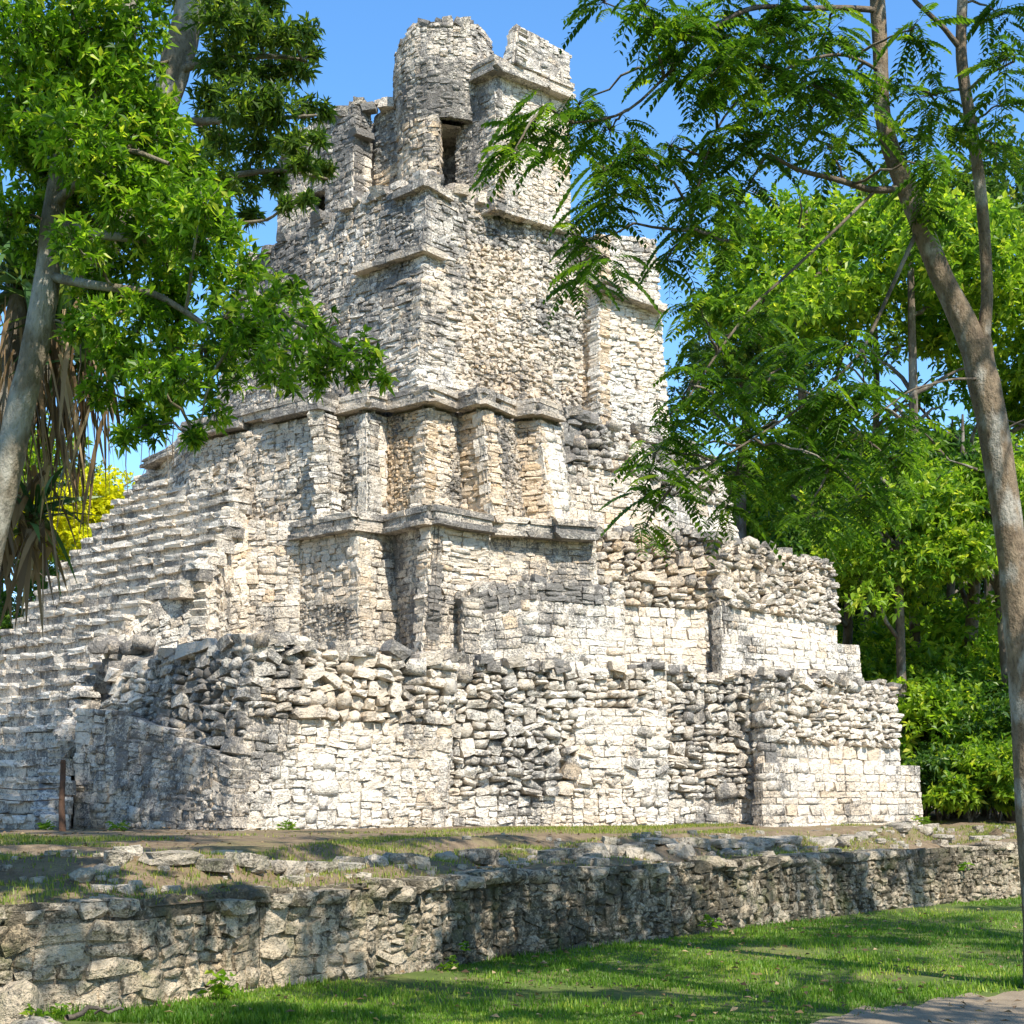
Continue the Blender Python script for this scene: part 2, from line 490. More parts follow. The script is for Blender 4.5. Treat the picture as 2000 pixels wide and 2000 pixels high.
def cornice(owner, pts, h, depth, lich=.3, seg=.7, out=.19, thick_lo=True):
    """projecting moulding of long dressed slabs along a polyline of 3D points (lower outer edge)"""
    for A, B in zip(pts[:-1], pts[1:]):
        A, B = np.asarray(A, float), np.asarray(B, float)
        L = np.linalg.norm(B - A); k = max(1, int(round(L / seg)))
        e1 = nrm(B - A); e2 = np.array([0, 0, 1.]); n = nrm(np.cross(e1, e2))
        if n[1] > 0: n = -n
        cuts = np.concatenate([[0], np.sort(np.arange(1, k) / k + R.uniform(-.2, .2, k - 1) / k), [1]])
        cuts0 = cuts
        rows = ((0, .3, out), (.3, .68, out * .5), (.68, 1, out * .65)) if thick_lo else ((0, 1, out),)
        for (r0, r1, oo) in rows:
            cuts = np.clip(cuts0 + np.concatenate([[0], R.uniform(-.25, .25, k - 1) / k, [0]]), 0, 1)
            for a, b2 in zip(cuts[:-1], cuts[1:]):
                c = A + (B - A) * (a + b2) / 2 + e2 * h * (r0 + r1) / 2 + n * (oo - depth / 2)
                t = np.clip([lich + R.uniform(-.15, .3), .1 + R.uniform(0, .2), .6 + R.uniform(-.2, .2)], 0, 1)
                CRN.append((owner, c + n * R.uniform(-.02, .02), (L * (b2 - a) / 2 * .985, h * (r1 - r0) / 2 * .97, depth / 2), e1, e2, n, t, R.normal() * .012))
def crest(owner, pts, size, lich=.35, dens=1.0, style='mid', och=0., lay=2):
    """loose and broken stones on top of a ledge, for its ragged outline"""
    for A, B in zip(pts[:-1], pts[1:]):
        A, B = np.asarray(A, float), np.asarray(B, float)
        L = np.linalg.norm(B - A); e1 = nrm(B - A); e2 = np.array([0, 0, 1.]); n = nrm(np.cross(e1, e2))
        if n[1] > 0: n = -n
        for k in range(int(L / size * dens * lay)):
            s = R.rand(); q = A + (B - A) * s - n * (abs(R.normal()) * .22 - .03) + e2 * R.uniform(-.04, size * .35)
            hs = size * R.uniform(.4, 1.0)
            t = np.clip([lich + R.uniform(-.25, .4), .12 + och + R.uniform(-.1, .2), .55 + R.uniform(-.25, .25)], 0, 1)
            PY.add(style, q, (hs * .6, hs * .36, hs * .5), e1, e2, n, t, owner, R.normal() * .2, (R.normal() * .2, R.normal() * .2))

# ================================================================== THE PYRAMID
pyramid = empty('stepped_pyramid', (0.6, 27.0, 1.12), 'tall ruined stone pyramid with terraces, stairway and a small temple on top', 'pyramid')
ZB = 1.0
# ---- first terrace
TOP1 = 4.12
v1 = [(150, 26.9, 215, 27.4, 3.75), (300, 25.9, 330, 26.5, 4.05), (455, 24.5, 500, 24.95, 4.15), (872, 27.2, 895, 27.5, 4.1), (874, 27.7, 897, 27.9, 4.08),
      (1306, 29.7, 1302, 29.95, 4.15), (1307, 30.15, 1303, 30.35, 4.15), (1462, 30.85, 1462, 31.05, 4.12), (1494, 30.4, 1494, 30.6, 4.12), (1772, 33.1, 1752, 33.4, 4.08)]
s1 = [[(0, .42, 'rough', dict(scale=1.15, lich=.05)), (.42, 1, 'boulder', dict(lich=.12))],
      [(0, .42, 'rough', dict(scale=1.2)), (.42, 1, 'boulder', dict(lich=.1))],
      [(0, .3, 'rough', dict(br=.1)), (.3, .62, 'rough', dict(br=.12)), (.62, 1, 'boulder', dict(scale=1.05))],
      'rough',
      [(0, .22, 'rough', dict(br=.1)), (.22, 1, 'boulder', dict(lich=.05))],
      'rough',
      [(0, .2, 'rough', {}), (.2, 1, 'boulder', {})],
      [(0, .5, 'ashlar', dict(lich=.35, scale=1.3)), (.5, 1, 'boulder', {})],
      [(.4, .56, 'ashlar', {}), (.56, 1, 'boulder', dict(br=.1, scale=.85))]]
B1, T1 = band('terrace_1', v1, ZB, TOP1, s1, 38)
# smooth restored patch at the right half of the second bay, and the foot course of the right end
band('terrace_1', [(1120, 28.75, 1130, 28.85), (1306, 29.62, 1304, 29.75)], ZB, 3.35, [[(0, .35, 'rough', dict(br=.12)), (.35, 1, 'ashlar', dict(br=.1))]], 32)
band('terrace_1', [(1492, 30.15, 1494, 30.3), (1806, 32.9, 1800, 33.05)], ZB, 2.35, ['ashlar'], 36)
band('terrace_1', [(140, 26.3, 145, 26.5, 3.2), (238, 25.9, 236, 26.05, 3.1), (330, 25.35, 325, 25.5, 2.75), (452, 24.3, 449, 24.42, 2.25)], ZB, 2.8,
     [[(0, 1, 'rough', dict(scale=1.1, lich=.12))]] * 3, 29)
crest('terrace_1', T1[:4], .34, .22, 1.0, 'mid'); crest('terrace_1', T1[4:6], .3, .28, 1.0, 'mid')
crest('terrace_1', T1[6:], .28, .28, 1.0, 'mid')

# ---- second terrace
TOP2 = 7.0
v2 = [(568, 29.9, 575, 30.05), (705, 28.6, 697, 28.85), (782, 29.2, 756, 29.4), (824, 27.95, 844, 28.3), (950, 28.95, 958, 29.35), (952, 29.1, 962, 29.5),
      (1085, 29.65, 1080, 30.0), (1176, 29.95, 1162, 30.25), (1178, 30.4, 1165, 30.7), (1385, 31.2, 1376, 31.5), (1388, 31.25, 1380, 31.55),
      (1414, 30.9, 1406, 31.25, 6.95), (1646, 33.3, 1629, 33.7, 6.75)]
s2 = [[(0, .45, 'small', dict(och=.1)), (.45, .8, 'rough', dict(och=.15)), (.8, .9, 'fine', dict(och=.15))],
      [(0, .9, 'rough', dict(lich=.1, scale=1.15))],
      [(0, .9, 'fine', dict(lich=.25))],
      [(0, .35, 'ashlar', dict(br=.1, scale=1.1)), (.35, .9, 'slab', dict(br=.12))],
      'rough',
      [(.4, .9, 'fine', dict(och=.1, br=.1))],
      [(.4, .9, 'fine', dict(och=.05, lich=.1))],
      'rough',
      [(0, .5, 'ashlar', dict(och=.2, br=.15)), (.5, 1, 'boulder', dict(och=.18))],
      'rough',
      [(0, .55, 'ashlar', dict(lich=.35, scale=1.3)), (.55, 1, 'boulder', {})],
      [(0, .52, 'ashlar', dict(br=.12)), (.52, 1, 'boulder', dict(scale=.8, br=.05))]]
B2, T2 = band('terrace_2', v2, 4.0, TOP2, s2, 40)
band('terrace_2', [(892, 28.55, 893, 28.65, 5.25), (903, 28.15, 905, 28.25, 5.35), (1020, 28.6, 1020, 28.75, 5.72), (1222, 29.5, 1220, 29.65, 5.68), (1224, 30.4, 1222, 30.5, 5.6)], 4.0, 5.7,
     ['rough', [(0, .7, 'ashlar', dict(br=.15)), (.7, 1, 'rough', dict(lich=.4))], [(0, .8, 'ashlar', dict(br=.12, lich=.05)), (.8, 1, 'rough', dict(lich=.35))], 'rough'], 31)
band('terrace_2', [(1412, 30.65, 1414, 30.8), (1688, 33.0, 1682, 33.15)], 4.0, 4.95, ['ashlar'], 36, br=.1)
crest('terrace_2', [P(905, 5.4, 28.35), P(1020, 5.72, 28.85), P(1220, 5.7, 29.75)], .22, .5)
crest('terrace_2', T2[8:10], .28, .3, 1, 'mid'); crest('terrace_2', T2[10:], .26, .28, 1., 'mid')
cz = 6.66
cornice('terrace_2', [P(575, cz, 30.05), P(697, cz, 28.8)], .36, .5, .35)
cornice('terrace_2', [P(757, cz, 29.3), P(844, cz, 28.2), P(957, cz, 29.25)], .36, .5, .3)
cornice('terrace_2', [P(960, cz, 29.4), P(1080, cz, 29.9)], .38, .5, .3)
cornice('terrace_2', [P(1082, cz, 29.75), P(1163, cz, 30.1)], .38, .5, .45)
cornice('terrace_2', [P(697, cz, 28.8), P(757, cz, 29.3)], .33, .4, .25, .6, .06)

# ---- third terrace, with its row of pilasters
TOP3 = 9.5
v3 = [(290, 34.1, 299, 34.4, 9.25), (370, 32.0, 365, 32.3, 9.45), (650, 29.4, 633, 29.8), (655, 29.95, 640, 30.35), (662, 29.9, 657, 30.25), (718, 29.3, 720, 29.65), (758, 29.75, 755, 30.0),
      (826, 29.0, 838, 29.3), (872, 29.5, 868, 29.65), (905, 29.75, 893, 29.95), (966, 29.15, 939, 29.45), (988, 29.4, 968, 29.75), (1030, 30.05, 1005, 30.5), (1083, 29.85, 1048, 30.2), (1122, 30.3, 1094, 30.8),
      (1126, 30.9, 1098, 31.3), (1300, 32.0, 1285, 32.4, 9.2), (1460, 33.2, 1400, 33.6, 9.0)]
A = dict
s3 = [[(0, 1, 'fine', A(lich=.2))], [(0, .85, 'rough', A(lich=.12, scale=.8))], 'rough',
      'rough', [(0, .84, 'rough', A(lich=.2, scale=.8))], [(0, .84, 'ashlar', A(br=.2))],
      [(0, .84, 'small', A(och=.42, lich=-.2))], [(0, .84, 'slab', A(br=.25, scale=1.1, och=.12))], [(0, .84, 'small', A(lich=.05))],
      [(0, .84, 'slab', A(och=.3, lich=-.05, br=.1))], [(0, .84, 'ashlar', A(br=.25))], [(0, .84, 'small', A(lich=0., och=.1))],
      [(0, .84, 'slab', A(och=.32, lich=-.05, br=.1))], [(0, .84, 'ashlar', A(br=.25))], 'rough',
      [(0, .3, 'ashlar', A(br=.1, och=.15)), (.3, .6, 'rough', A(och=.1)), (.6, 1, 'boulder', A(lich=.2))], [(0, .5, 'ashlar', A(br=.1)), (.5, 1, 'boulder', A(lich=.1))]]
B3, T3 = band('terrace_3', v3, 6.9, TOP3, s3, 42)
cz = 9.15
cornice('terrace_3', [P(361, cz, 32.2), P(480, cz, 31.2), P(633, cz, 29.7)], .36, .5, .35)
cornice('terrace_3', [P(655, cz, 30.2), P(722, cz, 29.55), P(755, cz, 29.9), P(842, cz, 29.1), P(893, cz, 29.85), P(939, cz, 29.3), P(1005, cz, 30.4), P(1048, cz, 30.05), P(1094, cz, 30.7)], .32, .45, .22, .7, .12)
cornice('terrace_3', [P(286, 9.0, 34.3), P(345, 9.05, 33.2)], .2, .45, .3)
crest('terrace_3', T3[15:], .38, .5, 1.0, 'round'); crest('terrace_3', [q + [0, .5, .0] for q in T3[1:3]], .25, .4)
crest('terrace_3', [P(640, 9.45, 30.5), P(842, 9.45, 29.7), P(1100, 9.45, 31.2)], .22, .25, 1.0, 'mid', .12)

# ---- upper body
TOP4 = 14.25
v4 = [(395, 36.0, 462, 36.2, 14.0), (520, 34.1, 535, 34.5, 14.1), (690, 31.9, 700, 32.5), (812, 30.45, 836, 31.25), (905, 31.2, 905, 32.1), (1030, 32.2, 1035, 32.9), (1140, 33.1, 1140, 33.7, 13.9), (1172, 32.7, 1170, 33.3, 13.9), (1314, 34.4, 1284, 34.7, 14.3)]
s4 = [[(0, 1, 'rough', A(lich=.3, scale=.8))], [(0, .5, 'fine', A(lich=.25)), (.5, 1, 'rough', A(lich=.3, scale=.8))],
      [(0, .62, 'slab', A(lich=.25)), (.62, 1, 'rough', A(lich=.3, scale=.7))],
      [(0, .7, 'slab', A(br=.15)), (.7, 1, 'slab', A(lich=.25))],
      [(0, .8, 'rubble', A()), (.8, 1, 'rubble', A(lich=.25, och=-.2))],
      [(0, .45, 'rubble', A()), (.45, .62, 'rubble', A(lich=.3, och=-.15)), (.62, .85, 'rubble', A(br=.2)), (.85, 1, 'rubble', A(lich=.3, och=-.2))],
      [(0, .45, 'slab', A(och=.5))],
      [(0, .66, 'slab', A(br=.25, scale=.9)), (.66, 1, 'slab', A(br=.1, lich=.1))]]
s4[6] = [(0, 1, 'slab', A(och=.6, lich=-.15))]
B4, T4 = band('upper_body', v4, 9.3, TOP4, s4, 41)
cornice('upper_body', [P(690, 12.62, 32.15), P(829, 12.62, 30.85), P(872, 12.6, 31.35)], .14, .4, .2, .55, .06, False)
cornice('upper_body', [P(1180, 12.55, 32.9), P(1302, 12.5, 34.35)], .26, .4, .2, .55, .06)
cornice('upper_body', [P(770, 14.0, 31.75), P(832, 14.05, 31.15), P(880, 13.95, 31.7)], .16, .4, .3, .5, .08, False)
cornice('upper_body', [P(1190, 14.2, 33.3), P(1290, 14.2, 34.6)], .14, .4, .1, .8, .06, False)
crest('upper_body', T4[:4], .34, .5, 1.2, 'mid'); crest('upper_body', T4[3:7], .34, .4, 1.3, 'mid', .05, 3)

# ---- temple on the summit: left wall with a doorway, a recessed bay, the round turret and the square block beside it
vt = [(537, 34.8, 540, 34.9, 16.15), (575, 34.35, 577, 34.45, 16.5), (607, 34.0, 608, 34.1, 16.6)]
band('temple', vt, 14.0, 16.5, [[(0, 1, 'fine', A(lich=.2))], [(0, 1, 'fine', A(lich=.2, br=.1))]], 37)
band('temple', [(607, 34.85, 607, 34.85), (632, 34.6, 632, 34.6)], 14.0, 16.5, [[(0, 1, 'rough', A(lich=.2))]], 37)          # inside of the doorway
band('temple', [(606, 34.0, 608, 34.1, 16.6), (632, 33.75, 632, 33.8, 16.65)], 15.05, 16.6, [[(0, 1, 'fine', A(lich=.25))]], 34.6)      # over its lintel
band('temple', [(631, 33.7, 632, 33.8, 16.65), (690, 33.1, 692, 33.2, 16.65), (730, 33.5, 728, 33.55, 16.6)], 14.0, 16.6,
     [[(0, 1, 'fine', A(lich=.25))], [(0, .62, 'ashlar', A(br=.2, scale=.9)), (.62, 1, 'rough', A(lich=.35, scale=.7))]], 36)
band('temple', [(728, 33.6, 728, 33.65, 16.6), (785, 33.0, 785, 33.05, 16.75)], 14.0, 16.7, [[(0, .5, 'slab', A(och=.5, lich=-.1)), (.5, 1, 'rough', A(lich=.2, scale=.7))]], 36)
cornice('temple', [P(692, 15.95, 33.1), P(728, 15.95, 33.4)], .14, .3, .5, .5, .08, False)
crest('temple', [P(540, 15.95, 35), P(577, 16.4, 34.55), P(608, 16.6, 34.2), P(692, 16.65, 33.4), P(785, 16.7, 33.2)], .34, .45, 1.1, 'mid', .05, 3)
# round turret
cc = P(868, 0, 33.25)
def arc(a0, a1, k, r): return [(cc[0] + r * cos(a), cc[1] + r * sin(a)) for a in np.linspace(radians(a0), radians(a1), k)]
def toPx(xy): return (CX + xy[0] / xy[1] * F, xy[1])
sh = arc(170, 266, 8, 1.03)
va = [toPx(q) + toPx(q) for q in sh]
band('turret', va, 14.0, 16.0, [[(0, 1, 'slab', A(och=.12, br=.05, scale=1.1))]] * 7, 34)
band('turret', [toPx(q) + toPx(r) for q, r in zip(arc(150, 385, 17, 1.06), arc(150, 385, 17, 1.17))], 15.95, 17.1, [[(0, 1, 'plaster', A(lich=.22))]] * 16, 34.2)
tops = arc(150, 385, 17, 1.14)
hh = [17.5, 17.5, 17.5, 17.6, 17.7, 17.82, 17.95, 17.9, 17.9, 17.9, 17.95, 18.0, 17.95, 17.85, 17.6, 17.5, 17.5]
band('turret', [toPx(q) + toPx(r) + (h,) for q, r, h in zip(arc(150, 385, 17, 1.17), tops, hh)], 17.1, 18.0, [[(0, 1, 'plaster', A(lich=.12))]] * 16, 34.2)
crest('turret', [np.array([q[0], q[1], h]) for q, h in list(zip(arc(150, 385, 17, .98), hh))[3:12]], .26, .45, 1.2, 'mid', 0, 3)
# doorway jamb, dark inside
band('turret', [(858, 32.25, 858, 32.25), (864, 33.5, 864, 33.5), (893, 33.4, 893, 33.4)], 14.0, 15.85, [[(0, 1, 'fine', A(lich=.1))], [(0, 1, 'rough', A(lich=.3))]], 35)
core_add('temple', [P(600, 13.9, 35.0), P(800, 13.9, 34.4), P(800, 16.7, 34.4), P(600, 16.55, 35.0)], [(0, 1, 2, 3)])
core_add('temple', [P(712, 13.9, 33.95), P(765, 13.9, 33.6), P(765, 16.55, 33.6), P(712, 16.5, 33.95)], [(0, 1, 2, 3)])
core_add('turret', [P(795, 13.9, 34.2), P(985, 13.9, 34.0), P(985, 16.7, 34.0), P(795, 16.7, 34.2)], [(0, 1, 2, 3)])
core_add('turret', [P(850, 15.85, 32.3), P(900, 15.85, 32.5), P(900, 15.85, 34.2), P(850, 15.85, 34.2)], [(0, 1, 2, 3)])
# square block
band('square_block', [(886, 32.75, 886, 32.8), (970, 31.9, 970, 32.0), (1118, 33.25, 1117, 33.3)], 13.9, 16.8,
     [[(0, 1, 'plaster', A(lich=.12))], [(0, 1, 'plaster', A(br=.2, lich=-.08))]], 36)
cornice('square_block', [P(900, 16.72, 32.65), P(970, 16.72, 31.85), P(1119, 16.72, 33.2)], .34, .5, .3, .9, .1)
band('square_block', [(975, 32.3, 980, 32.5, 17.45), (1003, 31.95, 1012, 32.1, 17.85), (1118, 33.15, 1116, 33.25, 17.8)], 17.0, 17.8,
     [[(0, 1, 'plaster', A(lich=.2))], [(0, 1, 'plaster', A(br=.1, lich=.08, scale=1.5))]], 34.3)
crest('square_block', [P(1015, 17.8, 32.4), P(1114, 17.75, 33.4)], .14, .3)

# ---- the stairway on the left face
CL = np.array([.669, .743]); VL = np.array([-.743, .669])       # climb direction and along-step direction in plan
NST = 26; RISE = (9.2 - 1.05) / NST
bnd_y = [883, 1024, 1121, 1160, 1214, 1279, 1380, 1480, 1640]; bnd_x = [500, 445, 385, 300, 235, 198, 158, 118, 95]
staircase = None
STEPS = []
st_right = []
prevq = None
for k in range(NST):
    zb = 1.05 + RISE * k; zt = zb + RISE
    q = 13.6 + .88 * (zb - 1.12)
    # right end of this step: walk along the step until it meets the measured edge of the flight
    best = None
    for b_ in np.linspace(20, 29, 181):
        p2 = CL * q + VL * b_
        px = CX + p2[0] / p2[1] * F; py = HZ - (zt - CZ) / p2[1] * F
        e = abs(px - np.interp(py, bnd_y, bnd_x))
        if best is None or e < best[0]: best = (e, b_)
    br = best[1]
    st_right.append((zb, q, br))
    bl = 29.5
    for what, w0, w1 in (('riser', .26, .6), ('tread', .26, .62)):
        x = br
        while x < bl - .1:
            w = min(R.uniform(w0, w1), bl - x)
            if bl - (x + w) < .2: w = bl - x
            mid = CL * q + VL * (x + w / 2)
            px = CX + mid[0] / mid[1] * F
            if px > -90: STEPS.append((np.array([mid[0], mid[1], (zb + zt) / 2]), w, k, what))
            x += w
for (zb, q, br) in st_right:       # solid mass under each step
    a = CL * (q + .12) + VL * (br + .38); b_ = CL * (q + .12) + VL * 29.5
    A3, B3_ = np.array([b_[0], b_[1], 0.9]), np.array([a[0], a[1], 0.9])
    bkv = np.array([CL[0] * .36, CL[1] * .36, 0])
    At, Bt = A3 * 1, B3_ * 1
    At[2] = Bt[2] = zb + RISE - .03
    core_add('staircase', [A3, B3_, Bt, At, A3 + bkv, B3_ + bkv, Bt + bkv, At + bkv], [(0, 1, 2, 3), (3, 2, 6, 7), (1, 5, 6, 2), (0, 3, 7, 4), (4, 7, 6, 5)])
# tread-following flank: triangles of wall between the flight's edge and the terraces
def flank(owner, edge, low, style, **kw):
    for i in range(len(edge) - 1):
        ee = nrm((low[i + 1] - low[i]) * [1, 1, 0]) * .1
        panel(PY, owner, low[i] - ee, low[i + 1] + ee, edge[i + 1] + ee, edge[i] - ee, style, **kw)
        nb = nrm(np.cross(low[i + 1] - low[i], edge[i] - low[i])) * -.2
        core_add(owner, [low[i] + nb - ee * .8, low[i + 1] + nb + ee * .8, edge[i + 1] + nb + ee * .8 - [0, 0, .12], edge[i] + nb - ee * .8 - [0, 0, .12]], [(0, 1, 2, 3)])
def edge_pt(z):
    k = np.clip((z - 1.05) / RISE, 0, NST - 1.001); i = int(k)
    f = k - i
    q = 13.6 + .88 * (z - 1.12) + .06
    br = st_right[i][2] * (1 - f) + st_right[min(i + 1, NST - 1)][2] * f
    p2 = CL * q + VL * br
    return np.array([p2[0], p2[1], z + RISE * .6])
ed = [edge_pt(z) for z in (4.1, 5.0, 5.9, 6.8)]
def drop(p, z, push=0.): return np.array([p[0], p[1] + push, z])
hi_re = P(576, 7.05, 29.95); lo_re = P(572, 4.0, 29.7)
flank('staircase', ed, [drop(q, 3.9, -.12) for q in ed], 'rough', br=.12, scale=1.1)
flank('staircase', [ed[3], P(480, 7.15, 30.3), hi_re], [drop(ed[3], 3.9, -.12), P(480, 3.95, 30.0), lo_re], 'rough', br=.12, scale=1.05)
ed2 = [edge_pt(z) for z in (6.8, 7.6, 8.4, 9.0)]
flank('staircase', ed2, [drop(q, 6.85, -.1) for q in ed2], 'rough', lich=.1, scale=.9)
flank('staircase', [ed2[-1], P(560, 9.15, 30.6)], [drop(ed2[-1], 6.85, -.1), P(640, 6.95, 29.6)], 'fine', lich=.15)
ed0 = [edge_pt(z) for z in (1.15, 1.9, 2.6, 3.4, 4.1)]
flank('staircase', ed0, [drop(q, ZB, -.08) for q in ed0], 'rough', lich=.1)
# hollow with loose boulders where the flank has collapsed
for _ in range(34):
    px = R.uniform(190, 330); z = R.uniform(3.6, 4.55) - (px - 205) / 125 * .2
    q = P(px, z, R.uniform(27.6, 28.3))
    hs = R.uniform(.12, .26)
    PY.add('round', q, (hs, hs * .65, hs * .7), np.array([1., 0, 0]), np.array([0, 0, 1.]), np.array([0, -1., 0]), np.clip([.45 + R.uniform(-.2, .3), .25, .45 + R.uniform(-.2, .2)], 0, 1), 'staircase', R.normal() * .3)

# ---- assemble the parts
labels = {'terrace_1': 'lowest terrace of large rounded stones', 'terrace_2': 'second terrace with a dressed moulding along its top', 'terrace_3': 'third terrace with pilasters',
          'upper_body': 'tall upper body of pale rubble', 'temple': 'broken temple wall with a small doorway', 'turret': 'round turret on the summit',
          'square_block': 'square masonry block beside the turret', 'staircase': 'steep stone stairway on the left face'}
plain = {'terrace_1': 'terrace', 'terrace_2': 'terrace', 'terrace_3': 'terrace'}
OWN = {}
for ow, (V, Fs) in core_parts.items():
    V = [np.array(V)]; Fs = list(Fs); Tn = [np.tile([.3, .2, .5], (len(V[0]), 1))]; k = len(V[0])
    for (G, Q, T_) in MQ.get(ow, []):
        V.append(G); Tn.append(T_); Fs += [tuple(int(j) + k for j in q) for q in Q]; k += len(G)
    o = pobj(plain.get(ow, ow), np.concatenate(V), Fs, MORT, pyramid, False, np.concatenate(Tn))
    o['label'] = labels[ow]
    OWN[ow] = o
PY.build(OWN, LIME, 'stone', 300, 'rubble_masonry', pyramid, 'small weathered limestone pieces facing the terraces')
for (ow, c, half, e1, e2, n, t, rot) in CRN:
    if R.rand() < (.2 if ow in ('upper_body', 'temple') else .06): continue
    v = template(.03, .035)
    v = v * np.array([half[0], half[2], half[1]])
    w = c + np.outer(v[:, 0], e1) + np.outer(v[:, 2] + v[:, 0] * rot, e2) + np.outer(v[:, 1], n)
    hand = np.dot(np.cross(e1, n), e2) > 0
    pobj('moulding_block', w, CUBE_F[:, ::-1] if hand else CUBE_F, LIME, OWN[ow], False, np.tile(t, (26, 1)))
e1 = np.array([VL[0], VL[1], 0]); nn = np.array([-CL[0], -CL[1], 0]); e2 = np.array([0, 0, 1.])
hand = np.dot(np.cross(e1, nn), e2) > 0
SF = CUBE_F[:, ::-1] if hand else CUBE_F
for (c, w, k, what) in STEPS:
    if what == 'riser':
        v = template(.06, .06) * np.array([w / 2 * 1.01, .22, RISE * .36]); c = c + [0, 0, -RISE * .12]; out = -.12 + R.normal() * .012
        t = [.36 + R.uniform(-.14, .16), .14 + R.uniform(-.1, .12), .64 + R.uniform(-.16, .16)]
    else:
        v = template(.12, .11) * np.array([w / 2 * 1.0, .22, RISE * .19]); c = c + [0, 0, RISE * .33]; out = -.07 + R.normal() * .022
        t = [.14 + R.uniform(-.14, .26), .12 + R.uniform(-.1, .12), .8 + R.uniform(-.16, .16)]  # treads tinted lighter than risers for the sunlight their edges catch
    ww = c + np.outer(v[:, 0], e1) + np.outer(v[:, 2] + v[:, 0] * R.normal() * .03 + R.normal() * .016, e2) + np.outer(v[:, 1] + out, nn)
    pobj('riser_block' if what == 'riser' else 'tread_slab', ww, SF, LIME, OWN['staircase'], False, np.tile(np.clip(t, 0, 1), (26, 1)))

# ================================================================== GROUND, PLATFORM, RETAINING WALL
wall_px = [-700, -300, 0, 285, 430, 518, 725, 983, 1259, 1466, 1725, 1973, 2300, 2700]
wall_d = [10.2, 10.4, 10.7, 11.3, 12.1, 12.6, 13.6, 15.6, 17.4, 19.3, 22.4, 25.1, 28.5, 34]
WX = np.array([(p - CX) / F * d for p, d in zip(wall_px, wall_d)]); WY = np.array(wall_d, float)
def wall_y(x): return np.interp(x, WX, WY)
def lawn_z(x, y):
    return .14 * np.clip((-x - .5) / 3.5, 0, 1) * np.clip((y - 8) / 3, 0, 1) + .05 * (fbm(np.stack([x * .35, y * .35, x * 0], -1)) - .45)
def plat_z(x, s):
    h = .80 + .32 * np.clip(s / 9.5, 0, 1)
    bump_ = (fbm(np.stack([x * .9, s * 1.3, x * 0 + 5], -1), 4) - .45) * .42 * np.clip(s / .8, 0, 1) * np.clip((9 - s) / 3, .12, 1)
    ridge = .2 * np.exp(-((s - 2.6 - .4 * np.sin(x * .9)) / .5) ** 2) * (vnoise(np.stack([x * .8, x * 0, x * 0], -1)) > .25)
    return h + bump_ + ridge
def grid(xs, ys):
    X, Y = np.meshgrid(xs, ys)
    k = len(xs)
    i = np.arange((len(xs) - 1) * (len(ys) - 1)); r, c = i // (k - 1), i % (k - 1)
    q = np.stack([r * k + c, r * k + c + 1, (r + 1) * k + c + 1, (r + 1) * k + c], 1)
    return X.ravel(), Y.ravel(), q
# lawn
xs = np.concatenate([[-900, -200, -60], np.linspace(-12, 14, 105), [60, 200, 900]])
ys = np.concatenate([[-400, -60], np.linspace(-6, 40, 150), [150, 1500]])
X, Y, Q = grid(xs, ys)
o = pobj('lawn', np.stack([X, Y, lawn_z(X, Y)], 1), Q, LAWN, None, True); tag(o, 'green lawn in front of the stone platform', None, kind='structure')
# platform ground behind the wall
xs = np.concatenate([[-500, -120, -40], np.linspace(-14, 16, 160), [60, 160, 600]])
ss = np.concatenate([[.1], np.linspace(.2, 13, 90), np.linspace(14, 40, 14), [90, 300, 1200]])
X, S_, Q = grid(xs, ss)
o = pobj('platform_ground', np.stack([X, wall_y(X) + S_, plat_z(X, S_)], 1), Q, EARTH, None, True); tag(o, 'trodden earth and thin grass on top of the platform', None, kind='structure')
# path corner
def path_edge(x): return 12.55 + .0 * x
pv = []; n_p = 40
for i in range(n_p + 1):
    t = i / n_p
    px = 1560 + t * 640; py = 2005 - 95 * (t ** .8) + 5 * math.sin(t * 23) + 4 * math.sin(t * 57)
    d = 1.6 * F / (py - HZ)
    pv.append((P(px, 0, d)))
V = []
for p_ in pv: V += [[p_[0], p_[1], 0], [p_[0] + .6, p_[1] - 6, 0]]
V = np.array(V); V[:, 2] = lawn_z(V[:, 0], V[:, 1]) + .012
o = pobj('path', V, [(2 * i, 2 * i + 1, 2 * i + 3, 2 * i + 2) for i in range(n_p)], PATHM); tag(o, 'bare dirt path crossing the lawn at bottom right', None, kind='structure')

